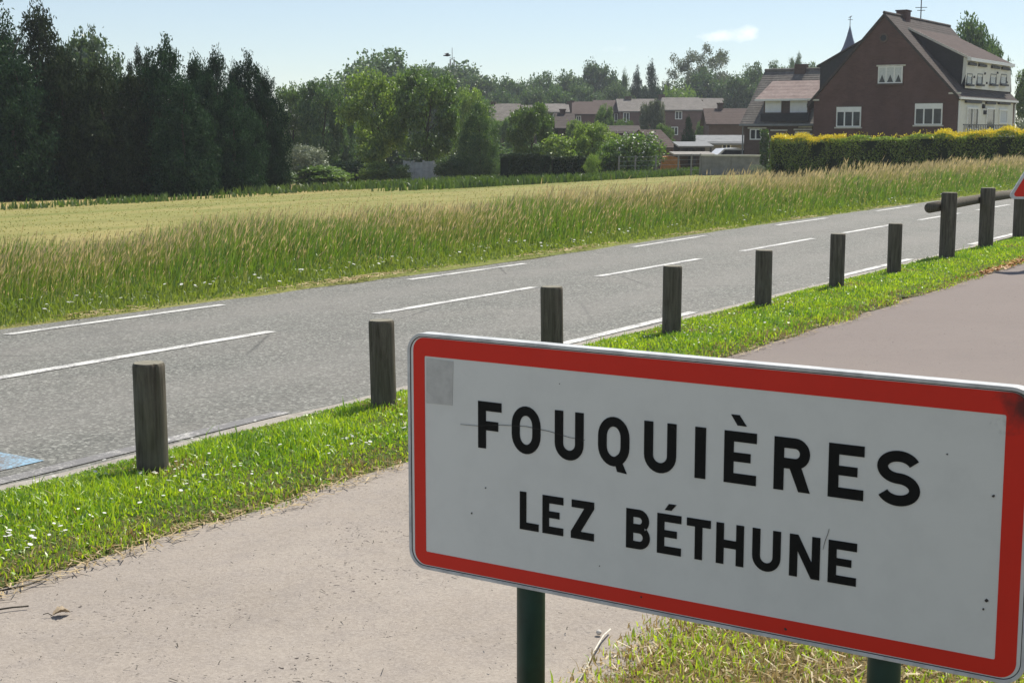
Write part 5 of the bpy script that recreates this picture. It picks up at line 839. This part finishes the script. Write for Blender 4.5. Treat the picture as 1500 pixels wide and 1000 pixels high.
# parked car
p = at(1080, 225, 96); z0 = float(terr(*p[:2])); zt = at(1080, 217, 96)[2] - z0; car = empty('parked_car', (*p[:2], z0), .25, 'white parked car, its roof showing above the concrete wall', 'car'); sc = zt / 1.5
car.scale = (1, 1, sc); car.location.z = z0
def prof(name, pts, w0, w1, m): b = MB(); b.prism(pts, 1, lambda a, c, t: (a, w0 + (w1 - w0) * t, c)); return b.build(name, m, car)
M['carpaint'] = worn('white_car_paint', (.75, .76, .77), .05, 2, .25, .6); M['tyre'] = worn('tyre_rubber', (.02, .02, .02), .2, 9)
bd = prof('body', [(-2, .3), (2, .3), (2.05, .6), (1.95, .82), (1.1, .93), (-1.85, .95), (-2.05, .7)], -.82, .82, M['carpaint']); prof('cabin', [(-1.8, .952), (1.05, .952), (.3, 1.42), (-.2, 1.5), (-1.2, 1.47)], -.72, .72, M['carpaint'])
for s_ in (-1, 1): prof('side_window', [(-1.55, 1.0), (.8, 1.0), (.22, 1.36), (-1.15, 1.38)], s_ * .723, s_ * .735, M['glass'])
b = MB(); b.add([(1.0, -.6, 1.0), (1.0, .6, 1.0), (.36, .56, 1.4), (.36, -.56, 1.4), (1.02, -.6, 1.02), (1.02, .6, 1.02), (.38, .56, 1.42), (.38, -.56, 1.42)], [(0, 3, 2, 1), (4, 5, 6, 7), (0, 1, 5, 4), (2, 3, 7, 6), (1, 2, 6, 5), (3, 0, 4, 7)]); b.build('windscreen', M['glass'], car)
for x in (-1.25, 1.3):
    for s_ in (-1, 1): b = MB(); b.tube([(x, s_ * .66, .31), (x, s_ * .85, .31)], [.31, .31], 16); wl = b.build('wheel', M['tyre'], car); b = MB(); b.tube([(x, s_ * .852, .31), (x, s_ * .862, .31)], [.2, .19], 12); b.build('rim', M['zinc'], wl)
# church, mast, bird
p = at(1240, 200, 190); z0 = float(terr(*p[:2])); ch = empty('church_tower', (*p[:2], z0), .3, 'slate blue church spire rising behind the brick house', 'church'); zt = at(1240, 38, 190)[2] - z0; zs = at(1240, 82, 190)[2] - z0
b = MB(); b.box(-1.6, 1.6, -1.6, 1.6, -.3, zs - .1); b.build('tower', M['brickd'], ch); b = MB(); pr = [(0, 1.95), (.06, 1.45), (.16, 1.05), (.3, .8), (.6, .42), (1, .04)]; vs = [(r_ * math.cos(k * math.pi / 4 + .39), r_ * math.sin(k * math.pi / 4 + .39), zs + (zt - zs) * q) for q, r_ in pr for k in range(8)]; b.add(vs, [(j * 8 + k, j * 8 + (k + 1) % 8, j * 8 + 8 + (k + 1) % 8, j * 8 + 8 + k) for j in range(5) for k in range(8)] + [tuple(range(8)), tuple(range(40, 48))]); sp = b.build('spire', M['slate'], ch)
b = MB(); b.tube([(0, 0, zt - .2), (0, 0, zt + 1.0)], [.05, .04], 5); b.box(-.3, .35, -.03, .03, zt + .72, zt + .78); b.add([(-.3, 0, zt + 1.0), (.05, -.04, zt + 1.0), (.3, 0, zt + 1.28), (-.05, .04, zt + 1.12)], [(0, 1, 2, 3)]); b.build('weathercock', M['iron'], sp)
p = at(663, 200, 300); z0 = float(terr(*p[:2])); ma = empty('radio_mast', (*p[:2], z0), .2, 'thin lattice radio mast above the wooded skyline', 'mast'); zt = at(663, 76, 300)[2] - z0
for sx_, sy_ in ((-1, -1), (1, -1), (1, 1), (-1, 1)): b = MB(); b.tube([(sx_ * .5, sy_ * .5, 0), (sx_ * .38, sy_ * .38, zt - 1.5)], [.09, .09], 5); b.build('leg', M['wirem'], ma)
for k in range(14): z = zt - 1.7 - k * 1.3; b = MB(); b.tube([(-.42, -.42, z), (.42, -.42, z + .6), (.42, .42, z), (-.42, .42, z + .6), (-.42, -.42, z)], [.05] * 5, 4); b.build('brace', M['wirem'], ma)
b = MB(); b.tube([(0, 0, zt - 1.6), (0, 0, zt + .8)], [.07, .05], 5); b.build('aerial', M['iron'], ma)
p = at(655, 82, 120); bird = empty('bird', p, .3, 'small dark bird flying beside the radio mast', 'bird'); b = MB(); b.tube([(-.32, 0, .0), (-.2, 0, .02), (0, 0, .03), (.16, 0, .05), (.24, 0, .06), (.3, 0, .05)], [.03, .05, .09, .075, .06, .015], 8); b.build('body', M['dark'], bird, True)
for s_ in (-1, 1): b = MB(); b.add([(.1, 0, .05), (-.1, 0, .05), (-.12, s_ * .3, .2), (.08, s_ * .28, .21), (-.14, s_ * .55, .16)], [(0, 1, 2, 3), (3, 2, 4)]); b.build('wing', M['dark'], bird, False, False)

# ------------------------------------------------------------ air
hz = MB(); hz.box(-400, 400, -8, 420, -6.5, 40); ho = hz.build('haze', None); g = bpy.data.materials.new('haze'); g.use_nodes = True; nt = g.node_tree; nt.nodes.remove(nt.nodes['Principled BSDF']); pv = nt.nodes.new('ShaderNodeVolumePrincipled'); pv.inputs['Color'].default_value = (.86, .92, 1, 1); pv.inputs['Density'].default_value = .0004; pv.inputs['Anisotropy'].default_value = .3
nt.links.new(pv.outputs[0], nt.nodes['Material Output'].inputs['Volume']); ho.data.materials.append(g); tag(ho, 'pale summer haze over the village', 'haze', kind='stuff')
